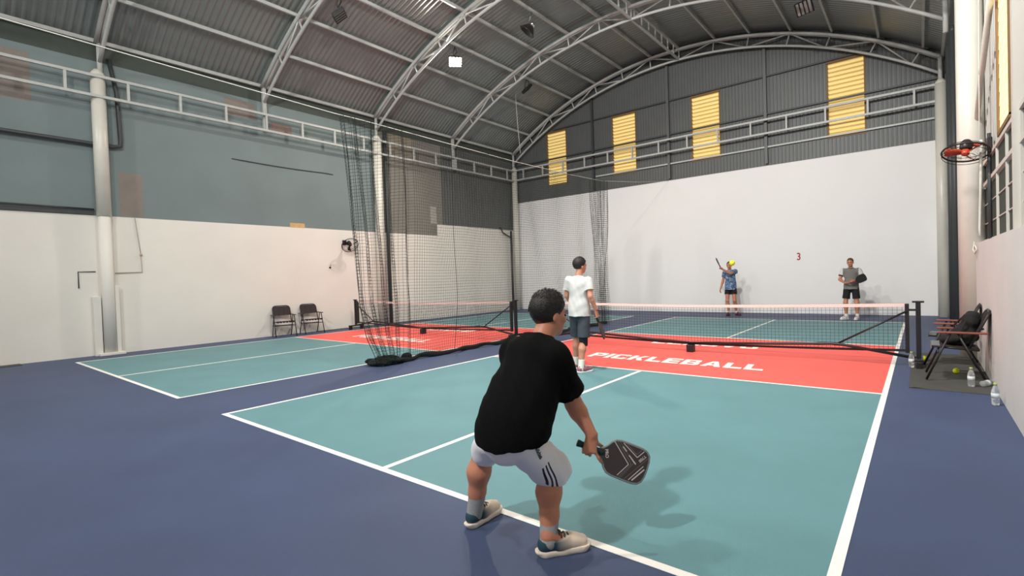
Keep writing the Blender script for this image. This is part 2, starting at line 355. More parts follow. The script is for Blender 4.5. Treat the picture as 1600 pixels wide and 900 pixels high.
# ladder beams
def ladder(name, a, b_, n, zt, zb, label, inset=.0):
    t = empty(name, (0, 0, 0), 0, label, 'beam')
    a = Vector(a); b_ = Vector(b_)
    for z, nm in ((zt, 'top_rail'), (zb, 'bottom_rail')):
        m = MB(); m.bar(a+Vector((0, 0, z)), b_+Vector((0, 0, z)), .06, .06); m.build(nm, M['steel'], t)
    for i in range(n):
        p = a.lerp(b_, (i+.5)/n); m = MB(); m.bar(p+Vector((0, 0, zb)), p+Vector((0, 0, zt)), .05, .05); m.build('upright', M['steel'], t)
    return t
ladder('ladder_beam', (XL+.3, -9.4, 0), (XL+.3, -5.95, 0), 3, 6.33, 5.88, 'white ladder beam on the left wall, section at the left picture edge')
ladder('ladder_beam', (XL+.3, -5.95, 0), (XL+.3, 8.6, 0), 14, 6.33, 5.88, 'white ladder beam running along the left wall from the near column to the far corner')
ladder('ladder_beam', (XL+.2, YB-.3, 0), (XR-.2, YB-.3, 0), 14, 6.38, 5.93, 'white ladder beam crossing the back wall in front of the yellow louvres')
# roof trusses
NX = [-10.45, -9.3, -8.15, -7.0, -5.78, -4.58, -3.45, -2.2, -1.05, .18, 1.3, 2.45, 3.45]
names = ['behind the camera', 'second behind the camera', 'at the left picture edge, passing the near cream column', 'over the second post of the left wall', 'third from the left edge, passing beside the lit lamp', 'fourth from the left edge, just before the back wall arch', 'against the grey sheet of the back wall']
def on_arc(x, r):  # point on arc of radius r at the same angle as x at AR
    a = math.asin((x-ACX)/13.35); return Vector((ACX+r*math.sin(a), 0, ACZ+r*math.cos(a)))
def make_truss():
    t = empty('roof_truss')
    ends = [XL+.17, XR-.17]
    allx = [ends[0]]+NX+[ends[1]]
    for r, w, nm in ((13.33, .085, 'top_chord'), (12.97, .06, 'bottom_chord')):
        m = MB(); x0, x1 = (ends[0], ends[1])
        pts = []
        for i in range(41):
            x = x0+(x1-x0)*i/40; pts.append((x, 0, ACZ+math.sqrt(r*r-(x-ACX)**2)))
        if nm == 'top_chord':
            m.tube([(p[0], -.045, p[2]) for p in pts], .048, 8); m.tube([(p[0], .045, p[2]) for p in pts], .048, 8)
        else: m.tube(pts, .04, 8)
        m.build(nm, M['steel'], t)
    tp = [on_arc(x, 13.33) for x in NX]; bp = [on_arc(x, 12.97) for x in NX]
    for p, q_ in zip(tp, bp): m = MB(); m.tube([p, q_], .024, 6); m.build('strut', M['steel'], t)
    for i in range(len(NX)-1):
        a, c = (tp[i], bp[i+1]) if i % 2 else (bp[i], tp[i+1])
        m = MB(); m.tube([a, c], .022, 6); m.build('strut', M['steel'], t)
    for e in ends:
        m = MB(); m.tube([(e, 0, 6.40), (e, 0, ACZ+math.sqrt(13.33**2-(e-ACX)**2))], .05, 8); m.build('end_post', M['steel'], t)
    return t
T0 = None
for k, y in enumerate(YC):
    if k == 0: continue
    t = make_truss() if T0 is None else copy_tree(T0)
    T0 = T0 or t; t.location = (0, y, 0); tag(t, 'white arched roof truss '+names[k], 'roof truss', 'arched roof trusses')
# purlins
ordn = ['first', 'second', 'third', 'fourth', 'fifth', 'sixth', 'seventh', 'eighth', 'ninth', 'tenth', 'eleventh', 'twelfth', 'thirteenth', 'fourteenth', 'fifteenth']
for k, x in enumerate([XL+.12]+NX+[XR-.12]):
    if k == 7: continue
    p = on_arc(x, 13.44) if 0 < k < 14 else Vector((x, 0, ACZ+math.sqrt(13.4**2-(x-ACX)**2)))
    b = MB(); b.bar((p.x, YF+.1, p.z), (p.x, YB-.05, p.z), .055, .085)
    single('roof_purlin', b, M['steel'], 'long white roof purlin, %s counted up from the left eave' % ordn[k] if k < 7 else 'long white roof purlin, %s counted down from the right eave' % ordn[14-k], 'purlin', 'roof purlins')
# ridge ladder truss
t = empty('ridge_truss', (0, 0, 0), 0, 'white ladder truss running along the roof ridge from arch to arch', 'truss')
pt = on_arc(-3.45, 13.36); pb = on_arc(-3.45, 12.97)
b = MB(); b.bar((pt.x, -9.5, pt.z), (pt.x, YB-.3, pt.z), .07, .07); b.build('top_chord', M['steel'], t)
b = MB(); b.bar((pb.x, -9.5, pb.z), (pb.x, YB-.3, pb.z), .06, .06); b.build('bottom_chord', M['steel'], t)
n = 36
for i in range(1, n):
    y = -9.5+(YB-.3+9.5)*i/n; b = MB(); b.bar((pt.x, y, pb.z), (pt.x, y, pt.z), .04, .04); b.build('strut', M['steel'], t)
# dark pipes on the left wall
b = MB(); b.tube([(XL+.09, -9.3, 4.86), (XL+.09, -5.70, 4.83), (XL+.09, -5.58, 4.86), (XL+.09, -5.57, 5.0), (XL+.09, -5.60, 6.1), (XL+.09, -5.72, 6.85)], .045, 10)
single('drain_pipe', b, M['darkpipe'], 'dark pipe running along the left wall and turning up behind the near column', 'pipe')
b = MB(); b.tube([(XL+.05, -9.3, 3.36), (XL+.05, -6.1, 3.34)], .022, 8); b.box((XL+.003, -9.3, 3.22), (XL+.03, -6.1, 3.30)); single('conduit', b, M['darkpipe'], 'thin dark conduit on a ledge over the white wall left of the near column', 'conduit')
b = MB(); b.tube([(XL+.10, 1.78, 0), (XL+.10, 1.78, 6.75)], .06, 12); single('drain_pipe', b, M['darkpipe'], 'black downpipe beside the pale column behind the divider net', 'pipe')
b = MB(); b.tube([(XL+.16, 8.38, 0), (XL+.16, 8.38, 3.6)], .05, 12); b.tube([(XL+.16, 8.38, 3.3), (XL+.1, 7.9, 3.5), (XL+.04, 7.8, 3.75)], .03, 8); single('drain_pipe', b, M['darkpipe'], 'dark downpipe beside the far left corner column', 'pipe')
b = MB(); b.tube([(XR-.09, 5.9, 0.02), (XR-.09, 5.9, 6.4)], .06, 12); single('drain_pipe', b, M['darkpipe'], 'dark vertical pipe between the far right column and the thick cream column', 'pipe')
b = MB(); b.tube([(XR-.0, -.05, 3.1), (XR-.0, .15, 2.4), (XR-.0, .35, 1.95), (XR+.0, .33, 1.84)], .016, 8); b.tube([(XR+.0, .3, 2.2), (XR+.02, .3, 5.2)], .006, 6); single('fan_cable', b, M['cable'], 'white cable hanging from the orange fan down the right wall', 'cable')
b = MB(); b.tube([(XR-.02, .95, 1.78), (XR-.04, .90, 1.66), (XR-.03, .72, 1.60), (XR-.02, .60, 1.66), (XR-.03, .70, 1.72), (XR-.03, .85, 1.68)], .01, 6); single('looped_wire', b, M['cable'], 'small looped wire at the top of the right wall beside the cream column', 'cable')
# thin wall conduits on left wall
b = MB(); b.tube([(XL+.012, -5.35, 3.2), (XL+.012, -5.27, 2.35)], .008, 6); b.tube([(XL+.012, -5.27, 2.30), (XL+.012, -5.26, 1.9), (XL+.012, -5.77, 1.88)], .014, 6); b.sphere((XL+.03, -5.27, 2.32), .03, 8)
single('wall_wire', b, mat('pinkish_wire', rgb(176, 166, 154), .6), 'thin wire dropping from the brown patch to a right-angle bend on the left wall', 'wire')
b = MB(); b.tube([(XL+.012, -6.12, 1.92), (XL+.012, -6.42, 1.92), (XL+.012, -6.42, 1.55)], .012, 6); single('wall_wire', b, M['darkpipe'], 'small bent dark pipe left of the near column base', 'pipe')
b = MB(); b.tube([(XL+.01, -3.15, 5.0)]+[(XL+.02, -3.15+2.98*i/12, 5.0-.03*math.sin(PI*i/12)-.0*i) for i in range(1, 12)]+[(XL+.01, -.17, 4.98)], .012, 6)
single('loose_cable', b, M['darkpipe'], 'loose dark cable end lying across the blue-grey wall above the orange stain', 'cable')

# lamps
def lamp4(loc, aim, label, lit=False):
    t = empty('floodlight', loc, 0, label, 'floodlight', 'roof floodlights')
    d = (Vector(aim)-Vector(loc)).normalized(); Q = d.to_track_quat('-Z', 'Y').to_matrix().to_4x4()
    b = MB(); b.box((-.2, -.17, .0), (.2, .17, .05), 0, Q)
    for i in range(5): x = -.2+.1*i; b.box((x-.012, -.17, -.05), (x+.012, .17, .01), 0, Q)
    b.build('housing', M['lampbody'], t, bevel=.004)
    for i in range(4):
        x = -.15+.1*i; m = MB(); m.box((x-.034, -.15, -.03), (x+.034, .15, -.01), 0, Q); m.build('light_panel', M['lamplit'] if lit else M['lens'], t)
    up = arcz(loc[0])-loc[2]-.1
    m = MB(); m.tube([(Q @ Vector((-.21, 0, .02))), (-.1, 0, up*.6), (0, 0, up)], .014, 6); m.tube([(Q @ Vector((.21, 0, .02))), (.1, 0, up*.6), (0, 0, up)], .014, 6); m.build('bracket', M['lampbody'], t)
    return t
lamp4(LAMPS[0][0], LAMPS[0][1], 'glowing warm floodlight under the roof, the only lit lamp in view', True)
lamp4((-8.35, -1.72, 8.35), (-4, 3, 0), 'unlit four-bar floodlight at the top edge beside the second truss')
lamp4((1.03, 6.0, 8.35), (-2, -6, 0), 'unlit four-bar floodlight hanging at the top right of the roof')
lamp4((-8.25, 5.85, 8.55), (-6, 9, 4), 'small black floodlight seen edge-on near the roof curve above the hanging cord')
for (p, a, w, c), nm in zip(LAMPS[1:], ('at the far right end behind the camera', 'at the far left end behind the camera', 'over the right half above the near court', 'near the ridge just above the camera')): lamp4(p, a, 'lit floodlight under the roof '+nm, True)
t = empty('bay_lamp', (-5.85, 3.0, 8.95), 0, 'black and chrome bell lamp with shiny reflector under the middle of the roof', 'lamp')
Q = Matrix.Rotation(math.radians(35), 4, 'Y') @ Matrix.Rotation(math.radians(-20), 4, 'X')
b = MB(); b.lathe([(.06, .12), (.10, .08), (.26, -.12), (.27, -.13), (.25, -.13), (.09, .06)], n=8, mx=Q); b.build('lamp_shade', M['lampbody'], t)
b = MB(); b.lathe([(.05, .22), (.09, .18), (.10, .10), (.06, .08)], n=12, mx=Q); b.tube([(0, 0, .2), (.1, 0, .45)], .02, 6); b.build('reflector_cap', M['chrome'], t)
b = MB(); b.tube([(-5.65, 7.5, arcz(-5.65)-.2)]+[(-5.65-.0*i, 7.5, 9.2-i*.35) for i in range(1, 12)], .008, 6)
b = MB(); b.tube([(-9.1, 6.2, arcz(-9.1)+.005), (-9.1, 6.2, 8.3), (-9.05, 6.22, 7.2), (-9.0, 6.25, 6.35)], .01, 6); single('hanging_cord', b, M['cable'], 'thin white cord hanging from the roof near the far left corner', 'cord')

# ================================================================ COURTS
R_ = lambda a, b_, c, d: [(a, b_), (c, b_), (c, d), (a, d)]
GL = {'I': (.34, [R_(0, 0, .34, 1)]), 'L': (.92, [R_(0, 0, .32, 1), R_(.32, 0, .92, .26)]), 'E': (.95, [R_(0, 0, .32, 1), R_(.32, 0, .95, .23), R_(.32, .39, .88, .61), R_(.32, .77, .95, 1)]),
      'P': (1, [R_(0, 0, .32, 1), R_(.32, .78, .85, 1), R_(.32, .32, .85, .54), [(.85, .32), (1, .45), (1, .87), (.85, 1)], R_(.68, .54, .85, .78)]),
      'B': (1, [R_(0, 0, .32, 1), R_(.32, .80, .84, 1), R_(.32, .42, .84, .60), R_(.32, 0, .86, .20), [(.84, .50), (.96, .60), (.96, .90), (.84, 1)], R_(.68, .60, .84, .80), [(.86, 0), (1, .12), (1, .42), (.84, .52)], R_(.68, .20, .86, .42)]),
      'C': (1, [[(.15, 0), (.32, 0), (.32, 1), (.15, 1), (0, .86), (0, .14)], R_(.32, .76, .86, 1), R_(.32, 0, .86, .24), [(.86, .76), (1, .64), (1, .88), (.86, 1)], [(.86, 0), (1, .12), (1, .36), (.86, .24)], R_(.70, .64, .86, .76), R_(.70, .24, .86, .36)]),
      'K': (1.02, [R_(0, 0, .32, 1), [(.32, .36), (.66, 1), (1.02, 1), (.52, .40)], [(.36, .60), (.66, 0), (1.02, 0), (.62, .64)]]),
      'A': (1.08, [[(0, 0), (.32, 0), (.62, 1), (.38, 1)], [(.76, 0), (1.08, 0), (.70, 1), (.46, 1)], R_(.28, .18, .80, .38)]),
      'N': (1, [R_(0, 0, .28, 1), R_(.72, 0, 1, 1), [(.28, 1), (0, 1), (.72, 0), (1, 0)]]), 'V': (1.06, [[(0, 1), (.33, 1), (.66, 0), (.38, 0)], [(.73, 1), (1.06, 1), (.68, 0), (.40, 0)]]),
      'O': (1, [[(.15, 0), (.32, 0), (.32, 1), (.15, 1), (0, .86), (0, .14)], [(.85, 0), (1, .14), (1, .86), (.85, 1), (.68, 1), (.68, 0)], R_(.32, .76, .68, 1), R_(.32, 0, .68, .24)])}
def block_text(name, txt, parent, x0, x1, y0, hgt, z):
    shear = -.10*hgt; tot = sum(GL[c][0] for c in txt)+.13*(len(txt)-1); k = (x1-x0)/tot; b = MB(); x = 0
    for c in txt:
        for pi_, poly in enumerate(GL[c][1]): b.add([(x0+(x+px)*k+shear*py, y0+py*hgt, z+.0006+.0005*pi_) for px, py in poly], [tuple(range(len(poly)))])
        x += GL[c][0]+.13
    return b.build(name, M['line'], parent)
def court(cx, who):
    t = empty('pickleball_court', (cx, 0, 0), 0, 'painted pickleball court, %s, teal with red kitchen zones' % who, 'court')
    Wc, H, K, L = 3.05, 6.706, 2.134, .055
    b = MB(); b.box((-Wc, -H, .0005), (Wc, -K, .002)); b.build('teal_service_area', M['teal'], t)
    b = MB(); b.box((-Wc, K, .0005), (Wc, H, .002)); b.build('teal_service_area', M['teal'], t)
    b = MB(); b.box((-Wc, -K, .0005), (Wc, K, .002)); b.build('red_kitchen', M['red'], t)
    z0, z1 = .002, .0035
    for (x0, y0, x1, y1) in ((-Wc, -H, Wc, -H+L), (-Wc, H-L, Wc, H), (-Wc, -H+L, -Wc+L, H-L), (Wc-L, -H+L, Wc, H-L)):
        b = MB(); b.box((x0, y0, z0), (x1, y1, z1)); b.build('boundary_line', M['line'], t)
    for (x0, y0, x1, y1) in ((-Wc+L, -K, Wc-L, -K+L*.8), (-Wc+L, K-L, Wc-L, K)):
        b = MB(); b.box((x0, y0, z0), (x1, y1, z1)); b.build('kitchen_line', M['line'], t)
    for (x0, y0, x1, y1) in ((-L/2-.0, -H+L, L/2, -K), (-L/2, K, L/2, H-L)):
        b = MB(); b.box((x0, y0, z0), (x1, y1, z1)); b.build('centre_line', M['line'], t)
    block_text('painted_lettering', 'PICKLEBALL', t, -1.45, 1.53, -1.33, .45, z1)
    block_text('painted_lettering', 'LENOVO', t, -1.15, .95, .73, .42, z1)
    return t
court(0, 'nearest the camera'); court(-7.56, 'beside the left wall')

def wire_net(name, P, nu, nv, mat_, r, parent=None, keep=None):
    """P(u,v)->Vector. builds cords as thin 3-sided tubes: real netting"""
    b = MB()
    grid = [[P(i/nu, j/nv) for j in range(nv+1)] for i in range(nu+1)]
    for i in range(nu+1): b.tube(grid[i], r, 3, cap=False)
    for j in range(nv+1): b.tube([grid[i][j] for i in range(nu+1)], r, 3, cap=False)
    me = bpy.data.meshes.new(name); me.from_pydata([tuple(v) for v in b.v], [], b.f); me.materials.append(mat_)
    o = bpy.data.objects.new(name, me); COL.objects.link(o)
    if parent: o.parent = parent
    return o
def pb_net(cx, who):
    t = empty('pickleball_net', (cx, 0, 0), 0, 'portable pickleball net with white top tape, %s' % who, 'net')
    hw = 3.2
    top = lambda x: .865+.045*(abs(x)/hw)**1.5
    bot = lambda x: .15+.075*(abs(x)/hw)**1.5
    wire_net('net_mesh', lambda u, v: Vector(((u-.5)*2*hw, 0, bot((u-.5)*2*hw)+(top((u-.5)*2*hw)-bot((u-.5)*2*hw))*v)), 112, 14, M['netgrey'], .0022, t)
    b = MB(); n = 24
    for i in range(n):
        x0 = -hw+2*hw*i/n; x1 = -hw+2*hw*(i+1)/n
        z0, z1 = top(x0), top(x1); y = .008; h = .05
        b.add([(x0, -y, z0-h), (x1, -y, z1-h), (x1, -y, z1), (x0, -y, z0), (x0, y, z0-h), (x1, y, z1-h), (x1, y, z1), (x0, y, z0)], [(0, 1, 2, 3), (5, 4, 7, 6), (3, 2, 6, 7), (1, 0, 4, 5)])
    b.build('top_tape', M['tape'], t)
    b = MB()
    for i in range(n): x0 = -hw+2*hw*i/n; x1 = -hw+2*hw*(i+1)/n; b.bar((x0, 0, bot(x0)), (x1, 0, bot(x1)), .012, .035)
    b.build('bottom_tape', M['black'], t)
    for s in (-1, 1):
        b = MB(); b.box((s*3.2-.025, -.03, .19), (s*3.2+.025, .03, .905))
        for z in (.62, .42): b.lathe([(.008, 0), (.008, .008)], (s*3.2, -.03, z), 8, mx=Matrix.Rotation(PI/2, 4, 'X'))
        b.build('net_upright', M['black'], t, bevel=.006)
        b = MB(); b.box((s*3.33-.03, -.03, .12), (s*3.33+.03, .03, .93)); b.box((s*3.33-.07, -.035, .92), (s*3.33+.07, .035, .945)); b.box((s*3.2, -.015, .80), (s*3.33, .015, .83)); b.build('post', M['black'], t, bevel=.006)
        b = MB(); b.box((s*3.33-.05, -.24, .10), (s*3.33+.05, .24, .135)); b.box((s*3.33-.035, -.24, 0), (s*3.33+.035, -.15, .10)); b.box((s*3.33-.035, .15, 0), (s*3.33+.035, .24, .10)); b.build('base_foot', M['black'], t, bevel=.006)
        b = MB(); b.tube([(s*3.2, -.04, .80), (s*2.34, -.04, .29)], .014, 8); b.build('brace', M['black'], t)
        b = MB(); b.tube([(s*3.33, -.05, .12), (s*2.40, -.05, .27), (s*2.25, -.05, .28), (s*1.3, -.05, .225), (0, -.05, .165)], .022, 10); b.build('frame_bar', M['black'], t)
    b = MB(); b.box((-.06, -.12, 0), (.06, .02, .14)); b.build('centre_foot', M['black'], t, bevel=.01)
    return t
pb_net(0, 'on the near court'); pb_net(-7.56, 'on the left court behind the hanging divider net')

# ================================================================ DIVIDER NET
YN0, YN1 = -4.35, 4.15
def ztop(y): return 4.17+.012*abs(y) if y < 2 else 4.19+(y-2)*.03
def div_pt(u, v):
    # u along the length (with slack folds), v from floor to cable
    g = u+.028*math.sin(2*PI*u*1)            # gather towards both ends
    e0 = .10; 
    y = YN0+(YN1-YN0)*g
    ye = np.interp(v, [0, .04, .12, .25, .5, .75, 1], [-3.90, -3.95, -4.12, -4.24, -4.29, -4.36, -4.42])
    if u < .18: y = ye+(YN0+1.15-ye)*(u/.18)**1.15
    elif u > .86: y = YN1-.50+.5*((u-.86)/.14)
    else: y = (YN0+1.15)+((YN1-.50)-(YN0+1.15))*((u-.18)/.68)
    amp = .12 if u < .2 else (.16 if u > .84 else .035)
    x = -4.11+amp*math.sin(u*(150 if (u < .2 or u > .84) else 60)+v*1.5)+.03*math.sin(u*23+v*4)+.02*math.sin(v*9+u*40)
    # lower part drags towards the heap
    z0 = .03
    z = z0+(ztop(y)-z0)*v+.02*math.sin(u*40+v*2)*(1-v)*v
    if v < .25 and u < .35:
        k = (1-v/.25)*(1-u/.35); y += -(y-(-3.75))*.30*k*(u > .03); x += .05*math.sin(u*80)*k
    return Vector((x, y, z))
t = empty('divider_net', (0, 0, 0), 0, 'tall black divider net hanging between the two courts, gathered at both ends', 'net curtain')
wire_net('net_mesh', div_pt, 210, 74, M['blackmesh'], .0026, t)
def zc(y):  # supporting cable height
    return ztop(y)+.01
b = MB(); b.tube([(-4.11, YF+.05, 4.62), (-4.11, -9.5, 4.45)]+[(-4.11, -9+i*.5, (zc(-9+i*.5) if -9+i*.5 > -4.4 else 4.22+.026*(-4.4-(-9+i*.5)))) for i in range(0, 27)]+[(-4.11, 6.5, 4.55), (-4.11, YB, 4.92)], .007, 6)
single('support_cable', b, M['cable'], 'thin white steel cable stretched the length of the hall carrying the divider net', 'cable')
# edge ropes and fold ropes
for k, (u, m_) in enumerate(((0.0, .005), (.035, .004), (.30, .004), (.86, .004), (1.0, .005))):
    b = MB(); b.tube([div_pt(u, j/30)+Vector((.01, 0, 0)) for j in range(31)], m_, 5); b.build('edge_rope', M['blackmesh'], t)
# gathered heap and rolled lower hem lying on the floor
b = MB()
pts = []; rs = []
for i in range(60):
    s_ = i/59; y = -3.85+7.9*s_; pts.append((-4.11+.05*math.sin(s_*37)+.03*math.sin(s_*90), y, .045+.015*math.sin(s_*60))); rs.append(.045+.012*math.sin(s_*50))
b.tube(pts, rs, 8); b.build('rolled_hem', mat('bunched_black_netting', rgb(16, 22, 20), .95, noise=.5, nscale=50, bump=1, bscale=70), t)
hm = bpy.data.materials['bunched_black_netting']
b = MB()
for k in range(16):
    a = k*1.7; pts = []
    for i in range(14):
        th = a+i*.55; rr = .05+.012*i
        pts.append((-4.30+.9*rr*math.cos(th)*1.3+.02*k % .12, -3.72+rr*math.sin(th)*1.3+.012*k, .05+.035*(k % 3)*(1-i/20)+.012*math.sin(i*2+k)))
    b.tube(pts, .028, 6)
b.sphere((-4.28, -3.66, .05), .17, 8, sc=(1.1, 1.1, .45)); b.build('netting_heap', hm, t)
for (xx, yy, rr) in ((-4.2, -3.2, .09),): b = MB(); b.sphere((xx, yy, .07), rr, 8, sc=(.8, 1.3, .9)); b.build('netting_heap', hm, t)

# ================================================================ SMALL OBJECTS
b = MB(); b.box((0, 0, 0), (.80, 3.0, .006)); b.add([(0, 0, .007), (.16, 0, .03), (.10, .02, .035), (.02, .05, .025), (0, .10, .007)], [(0, 1, 2, 3, 4)])
o = b.build('floor_mat', M['mat_'], loc=(3.235, -1.62, .0005)); tag(o, 'dark rubber mat under the two wooden-armed chairs by the right wall', 'mat')
b = MB(); b.box((0, 0, 0), (.34, 1.6, .01)); o = b.build('floor_mat', M['mat_'], loc=(XL+.01, -9.0, .0005)); tag(o, 'dark mat strip on the floor against the left wall at the picture edge', 'mat')
b = MB(); b.box((0, 0, 0), (.30, 4.2, .008)); o = b.build('floor_mat', M['mat_'], loc=(XL+.02, -.95, .0005)); tag(o, 'dark mat strip along the left wall beyond the two small chairs', 'mat')
tag(text_mesh('wall_number', '3', .33, M['red3'], (.24, YB-.002, 1.84), rot=(PI/2, 0, 0), offset=.006, sx=.8), 'red number 3 painted on the white back wall', 'number')

def folding_chair(armmat, webm, label, group, slots=False):
    """local frame: front = +x"""
    t = empty('folding_chair', (0, 0, 0), 0, label, 'chair', group)
    w = .27
    for s in (-1, 1):
        b = MB(); b.tube([(.34, s*w, .01), (.10, s*w, .60)], .013, 8); b.build('leg', M['tube'], t)
        b = MB(); b.tube([(-.24, s*(w-.02), .01), (.03, s*(w-.02), .60)], .013, 8); b.build('leg', M['tube'], t)
        b = MB(); b.box((-.25, s*w-.024, .598), (.22, s*w+.024, .622)); b.build('armrest', M[armmat], t, bevel=.008)
    pts = [(-.06, -w+.04, .38), (-.24, -w+.04, .80), (-.265, -w+.07, .85), (-.275, -w+.12, .87), (-.275, w-.12, .87), (-.265, w-.07, .85), (-.24, w-.04, .80), (-.06, w-.04, .38)]
    b = MB(); b.tube(pts, .013, 8); b.build('back_frame', M['tube'], t)
    b = MB(); yy = w-.05; b.add([(-.155, -yy, .60), (-.155, yy, .60), (-.262, yy, .855), (-.262, -yy, .855), (-.165, -yy, .596), (-.165, yy, .596), (-.272, yy, .851), (-.272, -yy, .851)],
        [(0, 1, 2, 3), (7, 6, 5, 4), (0, 4, 5, 1), (3, 2, 6, 7), (0, 3, 7, 4), (1, 5, 6, 2)])
    for s in (-1/3, 1/3): b.box((-.008, s*yy-.006, -.006), (.008, s*yy+.006, .27), 0, Matrix.Translation((-.155, 0, .60)) @ Matrix.Rotation(math.radians(-22.8), 4, 'Y'))
    b.build('backrest', M[webm], t)
    b = MB()
    for s in (-1, 1): b.tube([(-.16, s*(w-.03), .40), (.27, s*(w-.03), .43)], .013, 8)
    b.tube([(.27, -w+.03, .43), (.27, w-.03, .43)], .013, 8); b.tube([(-.16, -w+.03, .40), (-.16, w-.03, .40)], .013, 8); b.build('seat_frame', M['tube'], t)
    b = MB(); b.box((-.15, -w+.045, .405), (.265, w-.045, .42), 0, Matrix.Rotation(math.radians(-3.5), 4, 'Y')); b.build('seat', M[webm], t)
    b = MB()
    for i in range(6): y = -w+.07+i*(2*w-.14)/5; b.box((.20, y-.028, .436), (.292, y+.028, .446)); b.box((.284, y-.028, .40), (.292, y+.028, .446))
    b.build('seat_edge_webbing', M['webgrey' if slots else webm], t)
    b = MB(); b.tube([(-.10, -w, .31), (-.10, w, .31)], .010, 8); b.tube([(.215, -w, .32), (.215, w, .32)], .010, 8); b.build('stretcher', M['tube'], t)
    return t
c = folding_chair('tube', 'webbing', 'dark folding armchair against the left wall, left one of the pair', 'folding chairs at the left wall')
c.location = (-11.25, -2.10, 0); c.rotation_euler = (0, 0, math.radians(-14))
c2 = copy_tree(c); c2['label'] = 'dark folding armchair against the left wall, right one of the pair'; c2.location = (-11.25, -1.28, 0); c2.rotation_euler = (0, 0, math.radians(-10))
c = folding_chair('wood', 'webbing', 'folding chair with wooden armrests by the right wall, nearer one holding the black bag', 'wooden-armed chairs on the mat', True)
c.location = (3.745, -.78, .007); c.rotation_euler = (0, 0, math.radians(180))
c2 = copy_tree(c); c2['label'] = 'folding chair with wooden armrests by the right wall, farther one behind the bag'; c2.location = (3.745, .37, .007); c2.rotation_euler = (0, 0, math.radians(176))

def bottle(name, loc, label, lying=False, rz=0):
    t = empty(name, loc, rz, label, 'bottle', 'water bottles by the right wall')
    Q = Matrix.Rotation(PI/2, 4, 'X') @ Matrix.Translation((0, 0, 0)) if lying else Matrix.Identity(4)
    off = (0, 0, .034) if lying else (0, 0, 0)
    prof = [(.026, 0), (.033, .008), (.034, .05), (.031, .058), (.034, .066), (.034, .14), (.031, .155), (.018, .195), (.013, .205), (.013, .215)]
    b = MB(); b.lathe(prof, off, 18, mx=Q); b.build('bottle_body', M['plastic'], t)
    b = MB(); b.lathe([(.0348, .075), (.0348, .125)], off, 18, mx=Q); b.build('bottle_label', M['label'], t)
    b = MB(); b.lathe([(.016, .205), (.016, .225), (.014, .228)], off, 14, mx=Q); b.build('cap', M['cap'], t)
    return t
bottle('water_bottle', (3.245, -.14, .001), 'clear water bottle with yellow-green cap beside the net post foot')
bottle('water_bottle', (3.82, -1.25, .007), 'clear labelled water bottle standing at the front corner of the mat')
bottle('water_bottle', (3.92, -1.20, .007), 'clear water bottle lying on its side at the mat corner', True, 2.6)
bottle('water_bottle', (3.955, -2.12, .001), 'clear water bottle standing alone against the right wall past the mat')
def ball(loc, label):
    b = MB(); b.sphere((0, 0, 0), .037, 14); o = b.build('pickleball', M['ball'], loc=loc); bm = bmesh.new()
    tag(o, label, 'ball', 'yellow pickleballs'); h = MB()
    for i in range(14):
        z = 1-2*(i+.5)/14; a = i*2.4; r = math.sqrt(1-z*z); n = Vector((r*math.cos(a), r*math.sin(a), z)); Q = n.to_track_quat('Z', 'Y').to_matrix().to_4x4()
        h.lathe([(.0042, .0362), (.0042, .0372)], (0, 0, 0), 8, mx=Q)
    h.build('ball_hole', mat('ball_hole_shade', rgb(120, 128, 20), .8) if 'ball_hole_shade' not in bpy.data.materials else bpy.data.materials['ball_hole_shade'], o)
ball((3.39, .55, .044), 'yellow pickleball on the mat just behind the outer net post')
ball((3.72, -.42, .044), 'yellow pickleball on the mat under the nearer wooden-armed chair')
ball((1.3288, -1.952, 1.57), 'yellow pickleball flying above the net in front of the blue-shirted player')

